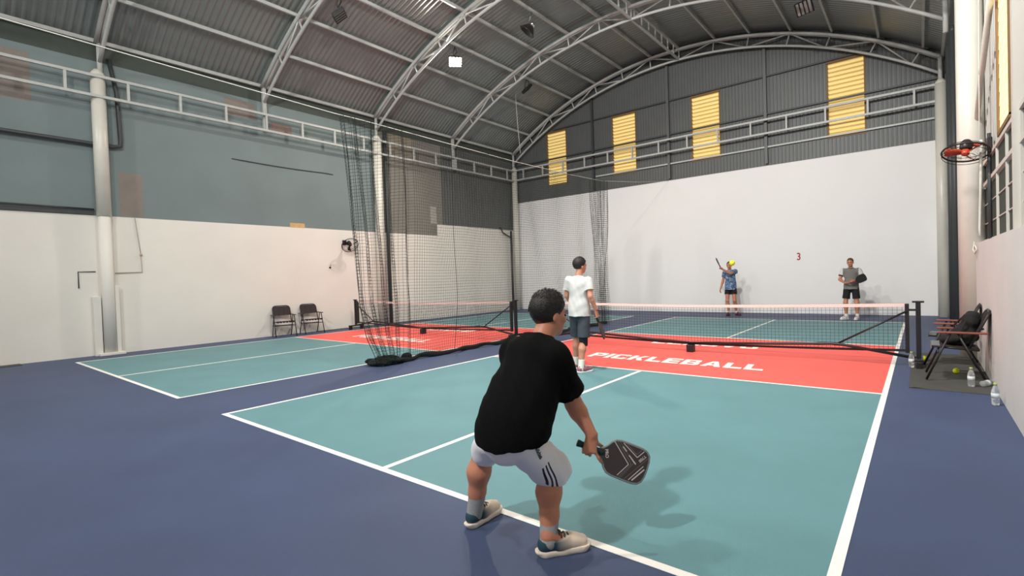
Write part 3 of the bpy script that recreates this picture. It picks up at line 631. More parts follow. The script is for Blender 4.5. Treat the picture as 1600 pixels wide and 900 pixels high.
# fans
def fan(loc, R_, normal, body, bladem, label, arm_to):
    t = empty('wall_fan', loc, 0, label, 'fan'); Q = Vector(normal).normalized().to_track_quat('Z', 'Y').to_matrix().to_4x4()
    def ring(b, r, z, w=.006): b.tube([Q @ Vector((r*math.cos(a*2*PI/36), r*math.sin(a*2*PI/36), z)) for a in range(36)], w, 6, closed=True)
    b = MB(); ring(b, R_, 0, .012); ring(b, R_*.98, .05, .004); ring(b, R_*.45, .075, .003); ring(b, R_*.9, -.04, .004)
    for k in range(28):
        a = 2*PI*k/28; d = Vector((math.cos(a), math.sin(a), 0))
        b.tube([Q @ (d*.04+Vector((0, 0, .08))), Q @ (d*R_*.6+Vector((0, 0, .07))), Q @ (d*R_)], .0013, 3)
        b.tube([Q @ (d*.06+Vector((0, 0, -.07))), Q @ (d*R_*.7+Vector((0, 0, -.06))), Q @ (d*R_)], .0013, 3)
    b.build('guard', M['fanblack'], t)
    for k in range(3):
        a = 2*PI*k/3+.4; vs = []
        for i in range(7):
            r = .03+(R_-.06)*i/6; w = .26+.20*math.sin(PI*min(1, i/6*.8+.1))
            for s in (-1, 1):
                th = a+s*w*.6+.25*i/6; vs.append(Q @ Vector((r*math.cos(th), r*math.sin(th), .030*s)))
        n = len(vs); vs += [v+Q.to_3x3() @ Vector((0, 0, .004)) for v in vs]
        fs = []
        for i in range(6): fs += [(2*i, 2*i+1, 2*i+3, 2*i+2), (n+2*i+2, n+2*i+3, n+2*i+1, n+2*i), (2*i, 2*i+2, n+2*i+2, n+2*i), (2*i+1, n+2*i+1, n+2*i+3, 2*i+3)]
        m = MB(); m.add(vs, fs, 0, True); m.build('blade', M[bladem], t)
    b = MB(); b.lathe([(.02, .05), (.045, .03), (.045, -.03)], (0, 0, 0), 16, mx=Q); b.build('hub', M[bladem], t)
    b = MB(); b.lathe([(.05, -.03), (.07, -.05), (.07, -.14), (.04, -.18)], (0, 0, 0), 16, mx=Q); b.build('motor', M[body], t)
    e = Vector(arm_to)-Vector(loc); s0 = Q @ Vector((0, 0, -.15))
    b = MB(); b.tube([s0, s0.lerp(e, .5)+Vector((0, 0, -.03)), e], .022, 8); b.build('mount_arm', M[bladem], t)
    b = MB(); b.box(tuple(e-Vector((.03, .06, .08))), tuple(e+Vector((.03, .06, .08)))); b.build('wall_plate', M['fanblack'], t, bevel=.01)
fan((-11.25, .12, 2.70), .26, (.75, -.15, -.65), 'fanblack', 'fanblack', 'small black fan on the left wall beside the divider net', (XL+.03, .12, 2.80))
fan((3.87, -.02, 2.965), .255, (-.1, -.33, -.94), 'fanblack', 'fanorange', 'black caged fan with orange blades on the right wall', (XR+.09, .10, 3.06))
b = MB(); b.tube([(XR+.09, .10, 1.75), (XR+.09, .10, 3.2)], .022, 8); single('fan_post', b, M['darkpipe'], 'dark upright bar carrying the orange fan in the window opening', 'post')
b = MB(); b.box((0, -.03, 0), (.014, .03, .05)); b.tube([(.007, 0, .05), (.02, .02, .12)], .006, 6); o = b.build('wall_hook', M['fanblack'], loc=(XL, -.40, 1.96)); tag(o, 'tiny dark hook on the left wall below the black fan', 'hook')

# ================================================================ SCULPTED FIGURES (signed-distance blends -> one surface)
class Vol:
    def __init__(s, lo, hi, h):
        s.lo = np.array(lo, float); s.h = h; s.n = np.ceil((np.array(hi)-s.lo)/h).astype(int)+1
        s.D = np.full(s.n, .2, np.float32)
    def win(s, blo, bhi):
        a = np.clip(np.floor((np.array(blo)-s.lo)/s.h).astype(int), 0, s.n-1); b_ = np.clip(np.ceil((np.array(bhi)-s.lo)/s.h).astype(int)+1, 1, s.n)
        ax = [s.lo[i]+np.arange(a[i], b_[i])*s.h for i in range(3)]
        g = (ax[0][:, None, None], ax[1][None, :, None], ax[2][None, None, :])
        return tuple(slice(a[i], b_[i]) for i in range(3)), g
    def put(s, fn, blo, bhi, k=.02, op='u'):
        sl, (X, Y, Z) = s.win(blo, bhi); d = fn(X, Y, Z).astype(np.float32); c = s.D[sl]
        if op == 'u':
            h = np.maximum(k-np.abs(c-d), 0)/max(k, 1e-6); s.D[sl] = np.minimum(c, d)-h*h*k*.25
        elif op == 'sub': s.D[sl] = np.maximum(c, -d)
        elif op == 'int': s.D[sl] = np.maximum(c, d)
    def cap(s, a, b, ra, rb, k=.02, dep=None, sc=1, cut=None, op='u'):
        """tapered capsule; dep = unit direction along which the section is squashed by sc; cut=(point,normal): keep the side where (p-point).normal<0"""
        a = np.array(a, float); b = np.array(b, float); ba = b-a; L2 = ba@ba; m = max(ra, rb)*max(1, sc)+k+.012
        if dep is not None: dep = np.array(dep, float); dep = dep-ba*(dep@ba)/L2; dep /= np.linalg.norm(dep)
        def fn(X, Y, Z):
            px, py, pz = X-a[0], Y-a[1], Z-a[2]; t = np.clip((px*ba[0]+py*ba[1]+pz*ba[2])/L2, 0, 1)
            qx, qy, qz = px-t*ba[0], py-t*ba[1], pz-t*ba[2]; f = 1
            if dep is not None:
                qn = (qx*dep[0]+qy*dep[1]+qz*dep[2])*(1/sc-1); qx, qy, qz = qx+dep[0]*qn, qy+dep[1]*qn, qz+dep[2]*qn; f = min(1, (1+sc)/2)
            d = (np.sqrt(qx*qx+qy*qy+qz*qz)-(ra+(rb-ra)*t))*f
            if cut is not None:
                for (cp, cn) in cut: d = np.maximum(d, (X-cp[0])*cn[0]+(Y-cp[1])*cn[1]+(Z-cp[2])*cn[2])
            return d
        s.put(fn, np.minimum(a, b)-m, np.maximum(a, b)+m, k, op); return s
    def ell(s, c, r, fr=None, k=.02, op='u'):
        c = np.array(c, float); r = np.array(r, float); fr = np.eye(3) if fr is None else np.array(fr); m = r.max()+k+.012
        def fn(X, Y, Z):
            p = (X-c[0], Y-c[1], Z-c[2]); u = [(p[0]*fr[i][0]+p[1]*fr[i][1]+p[2]*fr[i][2])/r[i] for i in range(3)]
            q0 = np.sqrt(u[0]**2+u[1]**2+u[2]**2); q1 = np.sqrt((u[0]/r[0])**2+(u[1]/r[1])**2+(u[2]/r[2])**2)
            return q0*(q0-1)/np.maximum(q1, 1e-4)
        s.put(fn, c-m, c+m, k, op); return s
    def all(s):
        return s.win(s.lo, s.lo+s.n*s.h)[1]
    def mesh(s, name, mats, parent=None, attr=None, facefn=None):
        D = s.D; D[0] = D[-1] = .1; D[:, 0] = D[:, -1] = .1; D[:, :, 0] = D[:, :, -1] = .1
        Sg = D < 0; n = D.shape
        c = [Sg[i:n[0]-1+i, j:n[1]-1+j, k:n[2]-1+k] for i in (0, 1) for j in (0, 1) for k in (0, 1)]
        cnt = sum(x.astype(np.int8) for x in c); act = (cnt > 0) & (cnt < 8); I = np.argwhere(act); del c, cnt
        val = {}
        for i in (0, 1):
            for j in (0, 1):
                for k in (0, 1): val[i, j, k] = D[I[:, 0]+i, I[:, 1]+j, I[:, 2]+k]
        acc = np.zeros((len(I), 3)); num = np.zeros(len(I))
        for p in val:
            for ax in range(3):
                if p[ax]: continue
                q_ = list(p); q_[ax] = 1; q_ = tuple(q_); va, vb = val[p], val[q_]; cr = (va < 0) != (vb < 0)
                t = np.where(cr, va/np.where(cr, va-vb, 1), 0); pos = np.array(p, float)[None].repeat(len(I), 0); pos[:, ax] += t
                acc += pos*cr[:, None]; num += cr
        V = s.lo+(I+acc/num[:, None])*s.h
        idx = np.full(act.shape, -1, np.int32); idx[I[:, 0], I[:, 1], I[:, 2]] = np.arange(len(I)); F = []
        for ax in range(3):
            sl0 = [slice(0, None)]*3; sl1 = [slice(0, None)]*3; sl0[ax] = slice(0, -1); sl1[ax] = slice(1, None)
            a_, b_ = Sg[tuple(sl0)], Sg[tuple(sl1)]; E_ = np.argwhere(a_ != b_); o1, o2 = [(1, 2), (2, 0), (0, 1)][ax]
            E_ = E_[(E_[:, o1] > 0) & (E_[:, o2] > 0)]
            def at(d1, d2):
                q_ = E_.copy(); q_[:, o1] -= d1; q_[:, o2] -= d2; return idx[q_[:, 0], q_[:, 1], q_[:, 2]]
            quad = np.stack([at(1, 1), at(0, 1), at(0, 0), at(1, 0)], 1); fl = ~a_[E_[:, 0], E_[:, 1], E_[:, 2]]
            quad[fl] = quad[fl][:, ::-1]; F.append(quad)
        F = np.concatenate(F); F = F[(F >= 0).all(1)]
        me = bpy.data.meshes.new(name); me.vertices.add(len(V)); me.vertices.foreach_set('co', V.astype(np.float32).ravel())
        me.loops.add(len(F)*4); me.loops.foreach_set('vertex_index', F.astype(np.int32).ravel())
        me.polygons.add(len(F)); me.polygons.foreach_set('loop_start', np.arange(0, len(F)*4, 4, dtype=np.int32))
        me.update(calc_edges=True); me.validate()
        me.polygons.foreach_set('use_smooth', np.ones(len(me.polygons), bool))
        for m in (mats if isinstance(mats, (list, tuple)) else [mats]): me.materials.append(m)
        if attr:
            for nm, f in attr.items():
                a_ = me.attributes.new(nm, 'FLOAT', 'POINT'); a_.data.foreach_set('value', f(V).astype(np.float32))
        if facefn is not None:
            C_ = V[F].mean(1); me.polygons.foreach_set('material_index', facefn(C_).astype(np.int32))
        o = bpy.data.objects.new(name, me); COL.objects.link(o)
        if parent: o.parent = parent
        return o
def nrm(v): v = np.array(v, float); return v/np.linalg.norm(v)
A = lambda *v: np.array(v, float)

def hand(vol, W_, h, n, s_, curls, thumb, size=1., k=.006):
    """W_ wrist, h wrist->knuckles, n palm-facing normal, s_ pinky->index direction. curls: per finger (index..little) three cumulative angles"""
    h, n = nrm(h), nrm(n); s_ = nrm(s_-h*(np.dot(s_, h))); n = nrm(np.cross(h, s_))*(1 if np.dot(np.cross(h, s_), n) > 0 else -1)
    W_ = np.array(W_, float); K = W_+h*.085*size
    for o_, r in ((.027, .013), (.009, .014), (-.009, .0135), (-.026, .012)):
        vol.cap(W_+s_*o_*.55*size, K+s_*o_*size, r*1.15*size, r*size, .014)
    for i, (o_, l, r) in enumerate(((.029, .92, .0088), (.010, 1.0, .009), (-.010, .94, .0086), (-.028, .76, .0078))):
        p = K+s_*o_*size; segs = (.043*l, .027*l, .022*l)
        for j, L in enumerate(segs):
            a = math.radians(curls[i][j]); d = h*math.cos(a)+n*math.sin(a)
            if len(curls[i]) > 3: d = nrm(d+s_*curls[i][3])
            q_ = p+d*L*size; vol.cap(p, q_, (r-.0006*j)*size, (r-.0006*(j+1))*size, k); p = q_
    T = W_+h*.028*size+s_*.024*size+n*.006; d1 = nrm(h*thumb[0][0]+s_*thumb[0][1]+n*thumb[0][2]); d2 = nrm(h*thumb[1][0]+s_*thumb[1][1]+n*thumb[1][2])
    d3 = nrm(h*thumb[2][0]+s_*thumb[2][1]+n*thumb[2][2])
    p1 = T+d1*.040*size; p2 = p1+d2*.030*size; p3 = p2+d3*.024*size
    vol.cap(T, p1, .0145*size, .011*size, .012); vol.cap(p1, p2, .0105*size, .0095*size, k); vol.cap(p2, p3, .0095*size, .008*size, k)
RELAX = [(15, 35, 50), (18, 40, 58), (22, 45, 64), (26, 50, 70)]; TREL = ((.7, .5, .45), (.9, .2, .35), (.95, 0, .3))
GRIP = [(60, 135, 200), (62, 138, 205), (64, 140, 205), (66, 142, 205)]; TGRIP = ((.5, .6, .65), (.2, .2, 1), (-.5, .1, .9))

def head(vol, c, f, u, size=1.):
    """c = head centre; f forward, u up"""
    f = nrm(f); u = nrm(u-f*np.dot(u, f)); r = np.cross(f, u); fr = np.array([r, f, u]); s_ = size
    P = lambda x, y, z: np.array(c)+(r*x+f*y+u*z)*s_
    vol.ell(P(0, -.008, .032), A(.076, .097, .088)*s_, fr, .02)
    vol.ell(P(0, .028, -.045), A(.058, .068, .066)*s_, fr, .03)
    vol.ell(P(0, .062, -.092), A(.024, .020, .018)*s_, fr, .03)
    vol.cap(P(-.03, .082, .022), P(.03, .082, .022), .010*s_, .010*s_, .02)
    for x in (-1, 1):
        vol.ell(P(x*.077, -.006, -.010), A(.010, .020, .032)*s_, fr, .008)
        vol.ell(P(x*.042, .066, -.022), A(.020, .020, .018)*s_, fr, .02)
        vol.ell(P(x*.030, .104, .000), A(.014, .012, .009)*s_, fr, .012, op='sub')
    vol.cap(P(0, .088, .012), P(0, .108, -.028), .008*s_, .012*s_, .012)
    for x in (-1, 1): vol.ell(P(x*.011, .100, -.030), A(.009, .011, .008)*s_, fr, .008)
    vol.cap(P(-.018, .090, -.058), P(.018, .090, -.058), .007*s_, .007*s_, .012)
    return P, fr

def face_bits(P, fr, parent, s_=1., brow='hair'):
    for x in (-1, 1):
        b = MB(); Q = Matrix([list(fr[0])+[0], list(fr[1])+[0], list(fr[2])+[0], [0, 0, 0, 1]]).transposed()
        b.sphere((0, 0, 0), .0085*s_, 8, sc=(1.3, .7, .75)); b.v = [tuple(Q @ Vector(v)+Vector(P(x*.030, .090, .001))) for v in b.v]; b.build('eye', M['eye'], parent)
        b = MB(); b.tube([P(x*.014, .097, .018), P(x*.030, .096, .023), P(x*.046, .084, .019)], [.003*s_, .004*s_, .002*s_], 6); b.build('eyebrow', M[brow], parent)
    b = MB(); b.tube([P(-.022, .093, -.058), P(-.008, .101, -.057), P(.008, .101, -.057), P(.022, .093, -.058)], [.0025*s_, .0045*s_, .0045*s_, .0025*s_], 6); b.build('mouth', M['lip'], parent)

def hair(lo, hi, h, c, P, fr, parent, s_=1., th=.012, low=-.055, noise=.0015, mname='hair', front=.055, spikes=0, seed=1, name='hair', hf=1.):
    v = Vol(lo, hi, h); v.ell(P(0, -.010, .036), A(.076+th, .096+th, .090+th*1.2)*s_, fr, .01)
    X, Y, Z = v.all(); c = np.array(c); p = (X-c[0], Y-c[1], Z-c[2])
    q_ = [(p[0]*fr[i][0]+p[1]*fr[i][1]+p[2]*fr[i][2])/s_ for i in range(3)]
    cutd = (low+np.maximum(q_[1]+.03, 0)*(front-low)/.10)-q_[2]
    v.D = np.maximum(v.D, cutd.astype(np.float32)*.9)
    inner = Vol(lo, hi, h)
    v.D += (noise*(np.sin(q_[0]*310*hf+np.sin(q_[2]*90)*2)*np.sin(q_[1]*270*hf+q_[2]*120)+.8*np.sin(q_[2]*420+q_[0]*200))).astype(np.float32)
    o = v.mesh(name, M[mname], parent)
    if spikes:
        rnd = random.Random(seed); b = MB()
        for i in range(spikes):
            a = rnd.uniform(0, 2*PI); z = rnd.uniform(-.1, 1)
            d = A(math.sqrt(max(0, 1-z*z))*math.cos(a), math.sqrt(max(0, 1-z*z))*math.sin(a), z)
            y = d[1]*.105; zz = .036+d[2]*.1
            if zz < low+.03+max(y+.03, 0)*(front-low)/.10: continue
            base = P(d[0]*(.076+th-.004), -.010+d[1]*(.096+th-.004), .036+d[2]*(.09+th-.004))
            dir_ = nrm(fr[0]*d[0]+fr[1]*d[1]+fr[2]*(d[2]+.25)+A(rnd.uniform(-.5, .5), rnd.uniform(-.5, .5), rnd.uniform(-.2, .3)))
            L = rnd.uniform(.010, .022)*s_; dir_ = nrm(dir_*.55+fr[1]*.35-fr[2]*(.5 if d[2] < .45 else -.25)); b.tube([base, base+dir_*L*.6, base+dir_*L], [.0020, .0014, .0003], 4)
        b.build('hair_tuft', M[mname], parent)
    return o

def wr(X, Y, Z, amp, fs=1., ph=0):
    return (amp*(np.sin(X*31*fs+Z*17*fs+3*np.sin(Y*9*fs+ph)+ph)*.5+np.sin(Z*43*fs-Y*23*fs+2*np.sin(X*13*fs)+ph*2)*.35+np.sin((X+Y)*67*fs+Z*29*fs)*.18)).astype(np.float32)

def shoe(parent, heel, fdir, mats, L=.28, name='shoe', sole_m='sole', laces='lace', h=.005, grad=False, ank=None):
    f = nrm(A(fdir[0], fdir[1], 0)); r = A(f[1], -f[0], 0); hl = A(heel[0], heel[1], 0); P = lambda x, y, z: hl+f*y+r*x+A(0, 0, z)
    lo = np.minimum(P(-.08, -.05, -.01), P(.08, L+.05, .16))-.06; hi = np.maximum(P(-.08, -.05, 0), P(.08, L+.05, .16))+.06; lo[2] = -.02
    v = Vol(lo, hi, h); e = L/.28
    v.cap(P(0, .034, .055), P(0, .115*e, .058), .037, .042, .03); v.cap(P(0, .115*e, .056), P(.0, .232*e, .044), .043, .036, .03)
    v.cap(P(0, .040, .06), P(0, .052, .125), .038, .040, .02); v.cap(P(0, .085, .095), P(0, .19*e, .062), .036, .030, .03)
    X, Y, Z = v.all(); v.D = np.maximum(v.D, (.026-Z).astype(np.float32)+0*v.D); al = (X-hl[0])*f[0]+(Y-hl[1])*f[1]; v.D = np.maximum(v.D, (Z-.078-.16*np.abs(al-.055)).astype(np.float32)+0*v.D)
    o = v.mesh(name, mats, parent, attr={'along': lambda V: ((V-hl)@f)/L} if grad else None)
    w = Vol(lo, hi, h)
    w.cap(P(0, .038, .022), P(0, .13*e, .020), .042, .038, .02); w.cap(P(0, .13*e, .020), P(0, .225*e, .022), .039, .046, .02); w.ell(P(0, .245*e, .03), A(.036, .040, .02), np.array([r, f, A(0, 0, 1)]), .02); w.ell(P(0, .0, .032), A(.03, .02, .018), np.array([r, f, A(0, 0, 1)]), .02)
    w.D = np.maximum(w.D, (Z-.034+.0*al).astype(np.float32)+0*w.D); w.D = np.maximum(w.D, (.001-Z).astype(np.float32)+0*w.D); w.mesh('sole', M[sole_m], o)
    b = MB()
    for i in range(5):
        y = .115*e+i*.020; z = .112-.0075*i-.0008*i*i; b.tube([P(-.030, y, z-.018), P(-.012, y+.004, z+.002), P(.012, y+.004, z+.002), P(.030, y, z-.018)], .0035, 5)
    b.tube([P(0, .112, .124), P(.02, .10, .136), P(.037, .105, .112), P(.01, .114, .120), P(-.02, .10, .136), P(-.04, .108, .112)], .003, 5); b.build('laces', M[laces], o)
    return o

def paddle(origin, u, n, label, face='carbon', gripm='grip', art=False, h=.40):
    """origin = butt of the handle, u along the paddle, n face normal"""
    u = nrm(u); n = nrm(n-u*np.dot(n, u)); w = np.cross(u, n)
    t = empty('pickleball_paddle', tuple(origin), 0, label, 'paddle')
    mx = Matrix([list(w)+[0], list(u)+[0], list(n)+[0], [0, 0, 0, 1]]).transposed(); t.matrix_world = Matrix.Translation(Vector(origin)) @ mx
    # outline of the blade in local x(width), y(along)
    out = []
    key = [(.016, .125), (.022, .140), (.045, .162), (.070, .178), (.087, .198), (.093, .225), (.094, .29), (.093, .345), (.086, .372), (.068, .390), (.040, .397), (0, .399)]
    pts = [(x, y) for x, y in key]; out = pts+[(-x, y) for x, y in key[:-1][::-1]]
    def slab(b, o_, z0, z1, mi=0):
        k = len(o_); b.add([(x, y, z0) for x, y in o_]+[(x, y, z1) for x, y in o_], [tuple(range(k))[::-1], tuple(range(k, 2*k))]+[(i, (i+1) % k, (i+1) % k+k, i+k) for i in range(k)], mi)
    b = MB(); slab(b, [(x*.965, .262+(y-.262)*.975) for x, y in out], -.0075, .0075); b.build('paddle_face', M[face], t)
    b = MB(); b.tube([(x, y, 0) for x, y in out], .008, 8, closed=False); b.build('edge_guard', M['edge'] if art else M[face], t)
    b = MB(); b.tube([(0, .0, 0), (0, .012, 0), (0, .02, 0), (0, .12, 0), (0, .15, 0)], [.0190, .0192, .0172, .0168, .0160], 8); b.build('handle', M[gripm], t)
    if art:
        zf = .0078
        def strip(pl, wd, m):
            b = MB()
            for (x0, y0), (x1, y1) in zip(pl[:-1], pl[1:]):
                x0, x1 = -x0, -x1
                d = Vector((x1-x0, y1-y0, 0)).normalized(); s_ = Vector((-d.y, d.x, 0))*wd/2; a, c_ = Vector((x0, y0, zf)), Vector((x1, y1, zf))
                b.add([a-s_, c_-s_, c_+s_, a+s_], [(0, 1, 2, 3)]); 
            b.build('printed_stripe', m, t)
        # nested chevrons printed across the blade
        V_ = lambda o_: [(-.082+.0, .235+o_), (.018, .262+o_+.0), (.080, .205+o_)]
        strip([(.080, .186), (-.008, .297), (-.082, .257)], .0042, M['print'])
        strip([(.084, .202), (.000, .310), (-.086, .268)], .002, M['printdim'])
        strip([(.088, .216), (.008, .322), (-.088, .276)], .002, M['printdim'])
        strip([(.088, .236), (.042, .330), (.084, .356)], .0045, M['print'])
        strip([(.088, .258), (.056, .322), (.088, .341)], .002, M['printdim'])
        strip([(-.086, .300), (.000, .352), (.060, .388)], .002, M['printdim'])
        strip([(-.084, .322), (.010, .376)], .0045, M['print'])
        strip([(-.080, .340), (-.004, .386)], .007, M['print'])
        strip([(.070, .238), (.052, .266)], .007, M['print']); strip([(.038, .284), (.006, .334)], .0065, M['print'])
        for (tx, x, y, sz, rz) in (('PRO', -.004, .168, .024, .42), ('T700', -.046, .358, .022, -.52)):
            text_mesh('printed_mark', tx, sz, M['print'], (x, y, zf), rot=(0, 0, rz), extrude=.0002, offset=.0004, parent=t)
    return t

# ---------------------------------------------------------------- NEAR PLAYER (black jersey, white shorts, crouching, seen from behind)
def near_player():
    neck = A(1.70, -6.82, 1.105); hc = A(1.710, -6.725, 1.252); shR, shL = A(1.855, -6.86, 1.04), A(1.55, -6.85, 1.05)
    elR, wrR = A(1.868, -6.735, .770), A(1.958, -6.705, .612); elL, wrL = A(1.40, -6.68, .80), A(1.40, -6.52, .66)
    hR, hL = A(1.800, -7.09, .655), A(1.615, -7.07, .650); kR, kL = A(1.752, -6.80, .405), A(1.315, -6.875, .44)
    aR, aL = A(1.795, -6.905, .10), A(1.243, -6.90, .10); dR = A(.606, .795); dL = A(-.02, 1.)
    pel = (hR+hL)/2+A(0, 0, .02); ches = (shR+shL)/2+A(0, -.01, -.05); side = nrm(shR-shL); spine = nrm(ches-pel); fwd = nrm(np.cross(spine, side))*-1
    if fwd[1] < 0: fwd = -fwd
    b = Vol((1.08, -7.36, -.01), (2.16, -6.38, 1.44), .0052)
    b.cap(pel, pel+(ches-pel)*.5, .135, .15, .05, fwd, .78); b.cap(pel+(ches-pel)*.4, ches, .15, .155, .05, fwd, .72)
    b.cap(shL, shR, .062, .062, .06); b.cap(neck+A(0, -.01, -.05), hc+A(0, -.02, -.06), .062, .058, .03)
    for h_, k_, a_, d_ in ((hR, kR, aR, dR), (hL, kL, aL, dL)):
        b.cap(h_*.9+k_*.1, k_, .076, .060, .03); b.cap(k_, k_*.68+a_*.32+A(0, -.016, 0), .060, .067, .03)
        b.cap(k_*.68+a_*.32+A(0, -.016, 0), k_*.30+a_*.70, .067, .048, .03); b.cap(k_*.30+a_*.70, a_, .048, .038, .03)
        b.cap(a_, a_+A(d_[0]*.13, d_[1]*.13, -.055), .034, .026, .03)
    for s_, e_, w_ in ((shR, elR, wrR), (shL, elL, wrL)):
        b.cap(s_, e_, .056, .046, .03); m = e_*.75+w_*.25; b.cap(e_, m, .046, .047, .02); b.cap(m, w_, .047, .029, .02)
    f = nrm(A(.30, .95, -.10)); P, fr = head(b, hc, f, A(.02, .12, 1), 1.03)
    # racket hand: back of hand to the camera, fingers closed round the handle
    u = nrm(A(.24, .175, -.125)); palm = nrm(A(-.55, .72, -.10)); hdir = nrm(A(.10, -.05, -.9)-u*np.dot(A(.10, -.05, -.9), u)*.55)
    hand(b, wrR, hdir, palm, u, [(8, 30, 60, .75), (48, 118, 185), (52, 124, 190), (56, 128, 195)], ((.45, .35, .75), (.35, .55, .75), (.3, .8, .4)), 1.02)
    hand(b, wrL, nrm(A(.8, .3, -.4)), A(0, -.5, -.8), A(0, .9, .2), RELAX, TREL)
    root = b.mesh('person', M['skin'])
    tag(root, 'person in black jersey and white striped shorts crouching on the baseline, seen from behind', 'person', 'players')
    ear = None
    face_bits(P, fr, root)
    hair(hc-.17, hc+.17, .0042, hc, P, fr, root, 1.03, th=.011, low=-.045, noise=.0006, spikes=1500, front=.06, hf=.3)
    v = Vol(hc-.17, hc+.17, .0042); v.ell(P(0, -.009, .025), A(.0815, .1030, .1000), fr, .01)
    X, Y, Z = v.all(); p = (X-hc[0], Y-hc[1], Z-hc[2]); q_ = [(p[0]*fr[i][0]+p[1]*fr[i][1]+p[2]*fr[i][2]) for i in range(3)]
    v.D = np.maximum(v.D, (-.066-q_[2]+np.maximum(q_[1]+.03, 0)*1.6).astype(np.float32)+0*v.D); v.D = np.maximum(v.D, (q_[2]+.02+0*q_[0]).astype(np.float32)+0*v.D)
    v.mesh('clipped_nape_hair', M['fade'], root)
    # jersey
    def jersey(infl, cut=True):
        v = Vol((1.20, -7.42, .50), (2.14, -6.48, 1.24), .0052)
        hem = [(pel+A(0, 0, -.010), nrm(A(.0, .15, -1)))] if cut else None
        m = pel+(ches-pel)*.5
        v.cap(pel+A(0, -.02, -.13), pel+spine*.06+A(0, 0, 0), .186+infl, .194+infl, .03, fwd, .92, cut=hem)
        v.cap(pel+spine*.04, m, .190+infl, .186+infl, .05, fwd, .88, cut=hem); v.cap(m, ches-A(0, .01, -.01), .184+infl, .168+infl, .05, fwd, .82)
        v.cap(shL+A(.01, 0, -.005), shR+A(-.01, 0, -.005), .078+infl, .078+infl, .07)
        v.cap(neck+A(0, -.015, -.045), neck+A(0, .012, .04), .090+infl, .070+infl, .04, cut=[(neck+A(0, 0, .030), nrm(A(0, .35, 1)))] if cut else None)
        for s_, e_, t in ((shR, elR, .72), (shL, elL, .74)):
            d = nrm(e_-s_); en = s_+(e_-s_)*t
            v.cap(s_, s_+(e_-s_)*1.0, .073+infl, .090+infl, .045, cut=[(en, d)] if cut else None)
        return v
    o_, i_ = jersey(.0), jersey(-.020, False); X, Y, Z = o_.all(); w = wr(X, Y, Z, .0065, .8) + wr(X+.3*Z, Y, Z*.6, .004, 1.5, 2.1)
    o_.D += w; i_.D += w; o_.D = np.maximum(o_.D, -i_.D); o_.mesh('shirt', M['blackshirt'], root)
    # small stitched hem label and two short reflective seams
    # shorts
    def shorts(infl, cut=True):
        v = Vol((1.10, -7.42, .22), (2.10, -6.60, .88), .0048)
        v.cap(pel+spine*.0, pel+spine*.10, .155+infl, .15+infl, .03, fwd, .86); v.ell(pel+A(0, -.01, -.01), A(.160, .135, .088)+infl, None, .03)
        for h_, k_, tt, r0, r1 in ((hR+A(-.015, .0, -.01), kR, 1.05, .098, .110), (hL+A(.0, .0, -.01), kL, .92, .092, .088)):
            d = nrm(k_-h_); en = h_+(k_-h_)*tt; cd = nrm(d+A(0, 0, -.35))
            v.cap(h_, k_+d*.06, r0+infl, r1+infl, .012, cut=[(en+A(0, 0, 0), cd)] if cut else None)
        return v
    o_, i_ = shorts(0), shorts(-.017, False); X, Y, Z = o_.all(); w = wr(X, Y, Z, .007, .9, .7); o_.D += w; i_.D += w; o_.D = np.maximum(o_.D, -i_.D)
    # stripe coordinates on the outer side of the right thigh
    d = nrm(nrm(kR-hR)+A(.05, -.05, -.35)); out = nrm(A(.95, -.25, .10)-d*np.dot(A(.95, -.25, .10), d)); tg = np.cross(d, out); L = np.linalg.norm(kR-hR)
    sm = mat('white_shorts_with_black_stripes', rgb(232, 228, 232), .75)
    nt = sm.node_tree; bs = nt.nodes['Principled BSDF']
    def attn(n): a = nt.nodes.new('ShaderNodeAttribute'); a.attribute_name = n; return a.outputs['Fac']
    def mth(op, a, b_): m = nt.nodes.new('ShaderNodeMath'); m.operation = op; [nt.links.new(x, m.inputs[i]) if not isinstance(x, (int, float)) else setattr(m.inputs[i], 'default_value', x) for i, x in enumerate((a, b_))]; return m.outputs[0]
    U_, V_ = attn('across'), attn('down')
    per = mth('FRACT', mth('DIVIDE', mth('ADD', U_, .031), .0205), 0); on = mth('LESS_THAN', per, .46)
    on = mth('MULTIPLY', on, mth('GREATER_THAN', U_, -.031)); on = mth('MULTIPLY', on, mth('LESS_THAN', U_, .0305)); on = mth('MULTIPLY', on, mth('GREATER_THAN', V_, .40)); on = mth('MULTIPLY', on, mth('GREATER_THAN', attn('side'), .03))
    mx = nt.nodes.new('ShaderNodeMix'); mx.data_type = 'RGBA'; nt.links.new(on, mx.inputs['Factor']); mx.inputs['A'].default_value = rgb(232, 228, 232); mx.inputs['B'].default_value = rgb(18, 18, 20); nt.links.new(mx.outputs['Result'], bs.inputs['Base Color'])
    so = o_.mesh('shorts', sm, root, attr={'across': lambda V: (V-hR)@tg, 'down': lambda V: ((V-hR)@d)/L, 'side': lambda V: (V-hR)@out})
    from mathutils.bvhtree import BVHTree
    cr_ = np.cross(out, d); tm = text_mesh('shorts_lettering', 'adidas', .034, M['black'], (0, 0, 0), offset=.0012, extrude=0, align='LEFT', parent=so)
    bmt = bmesh.new(); bmt.from_mesh(tm.data); bmesh.ops.subdivide_edges(bmt, edges=bmt.edges, cuts=2, use_grid_fill=True); bmt.to_mesh(tm.data); bmt.free()
    tree = BVHTree.FromPolygons([v.co for v in so.data.vertices], [tuple(p.vertices) for p in so.data.polygons]); base = hR-d*.055*1+cr_*.018*0
    for v in tm.data.vertices:
        p = base+d*(v.co.x+.055)+cr_*(v.co.y)+out*.25; hit = tree.ray_cast(Vector(p), Vector(-out), .5)[0]
        v.co = (hit if hit is not None else Vector(p-out*.15))+Vector(out*.0018)
    bpy.context.view_layer.update()
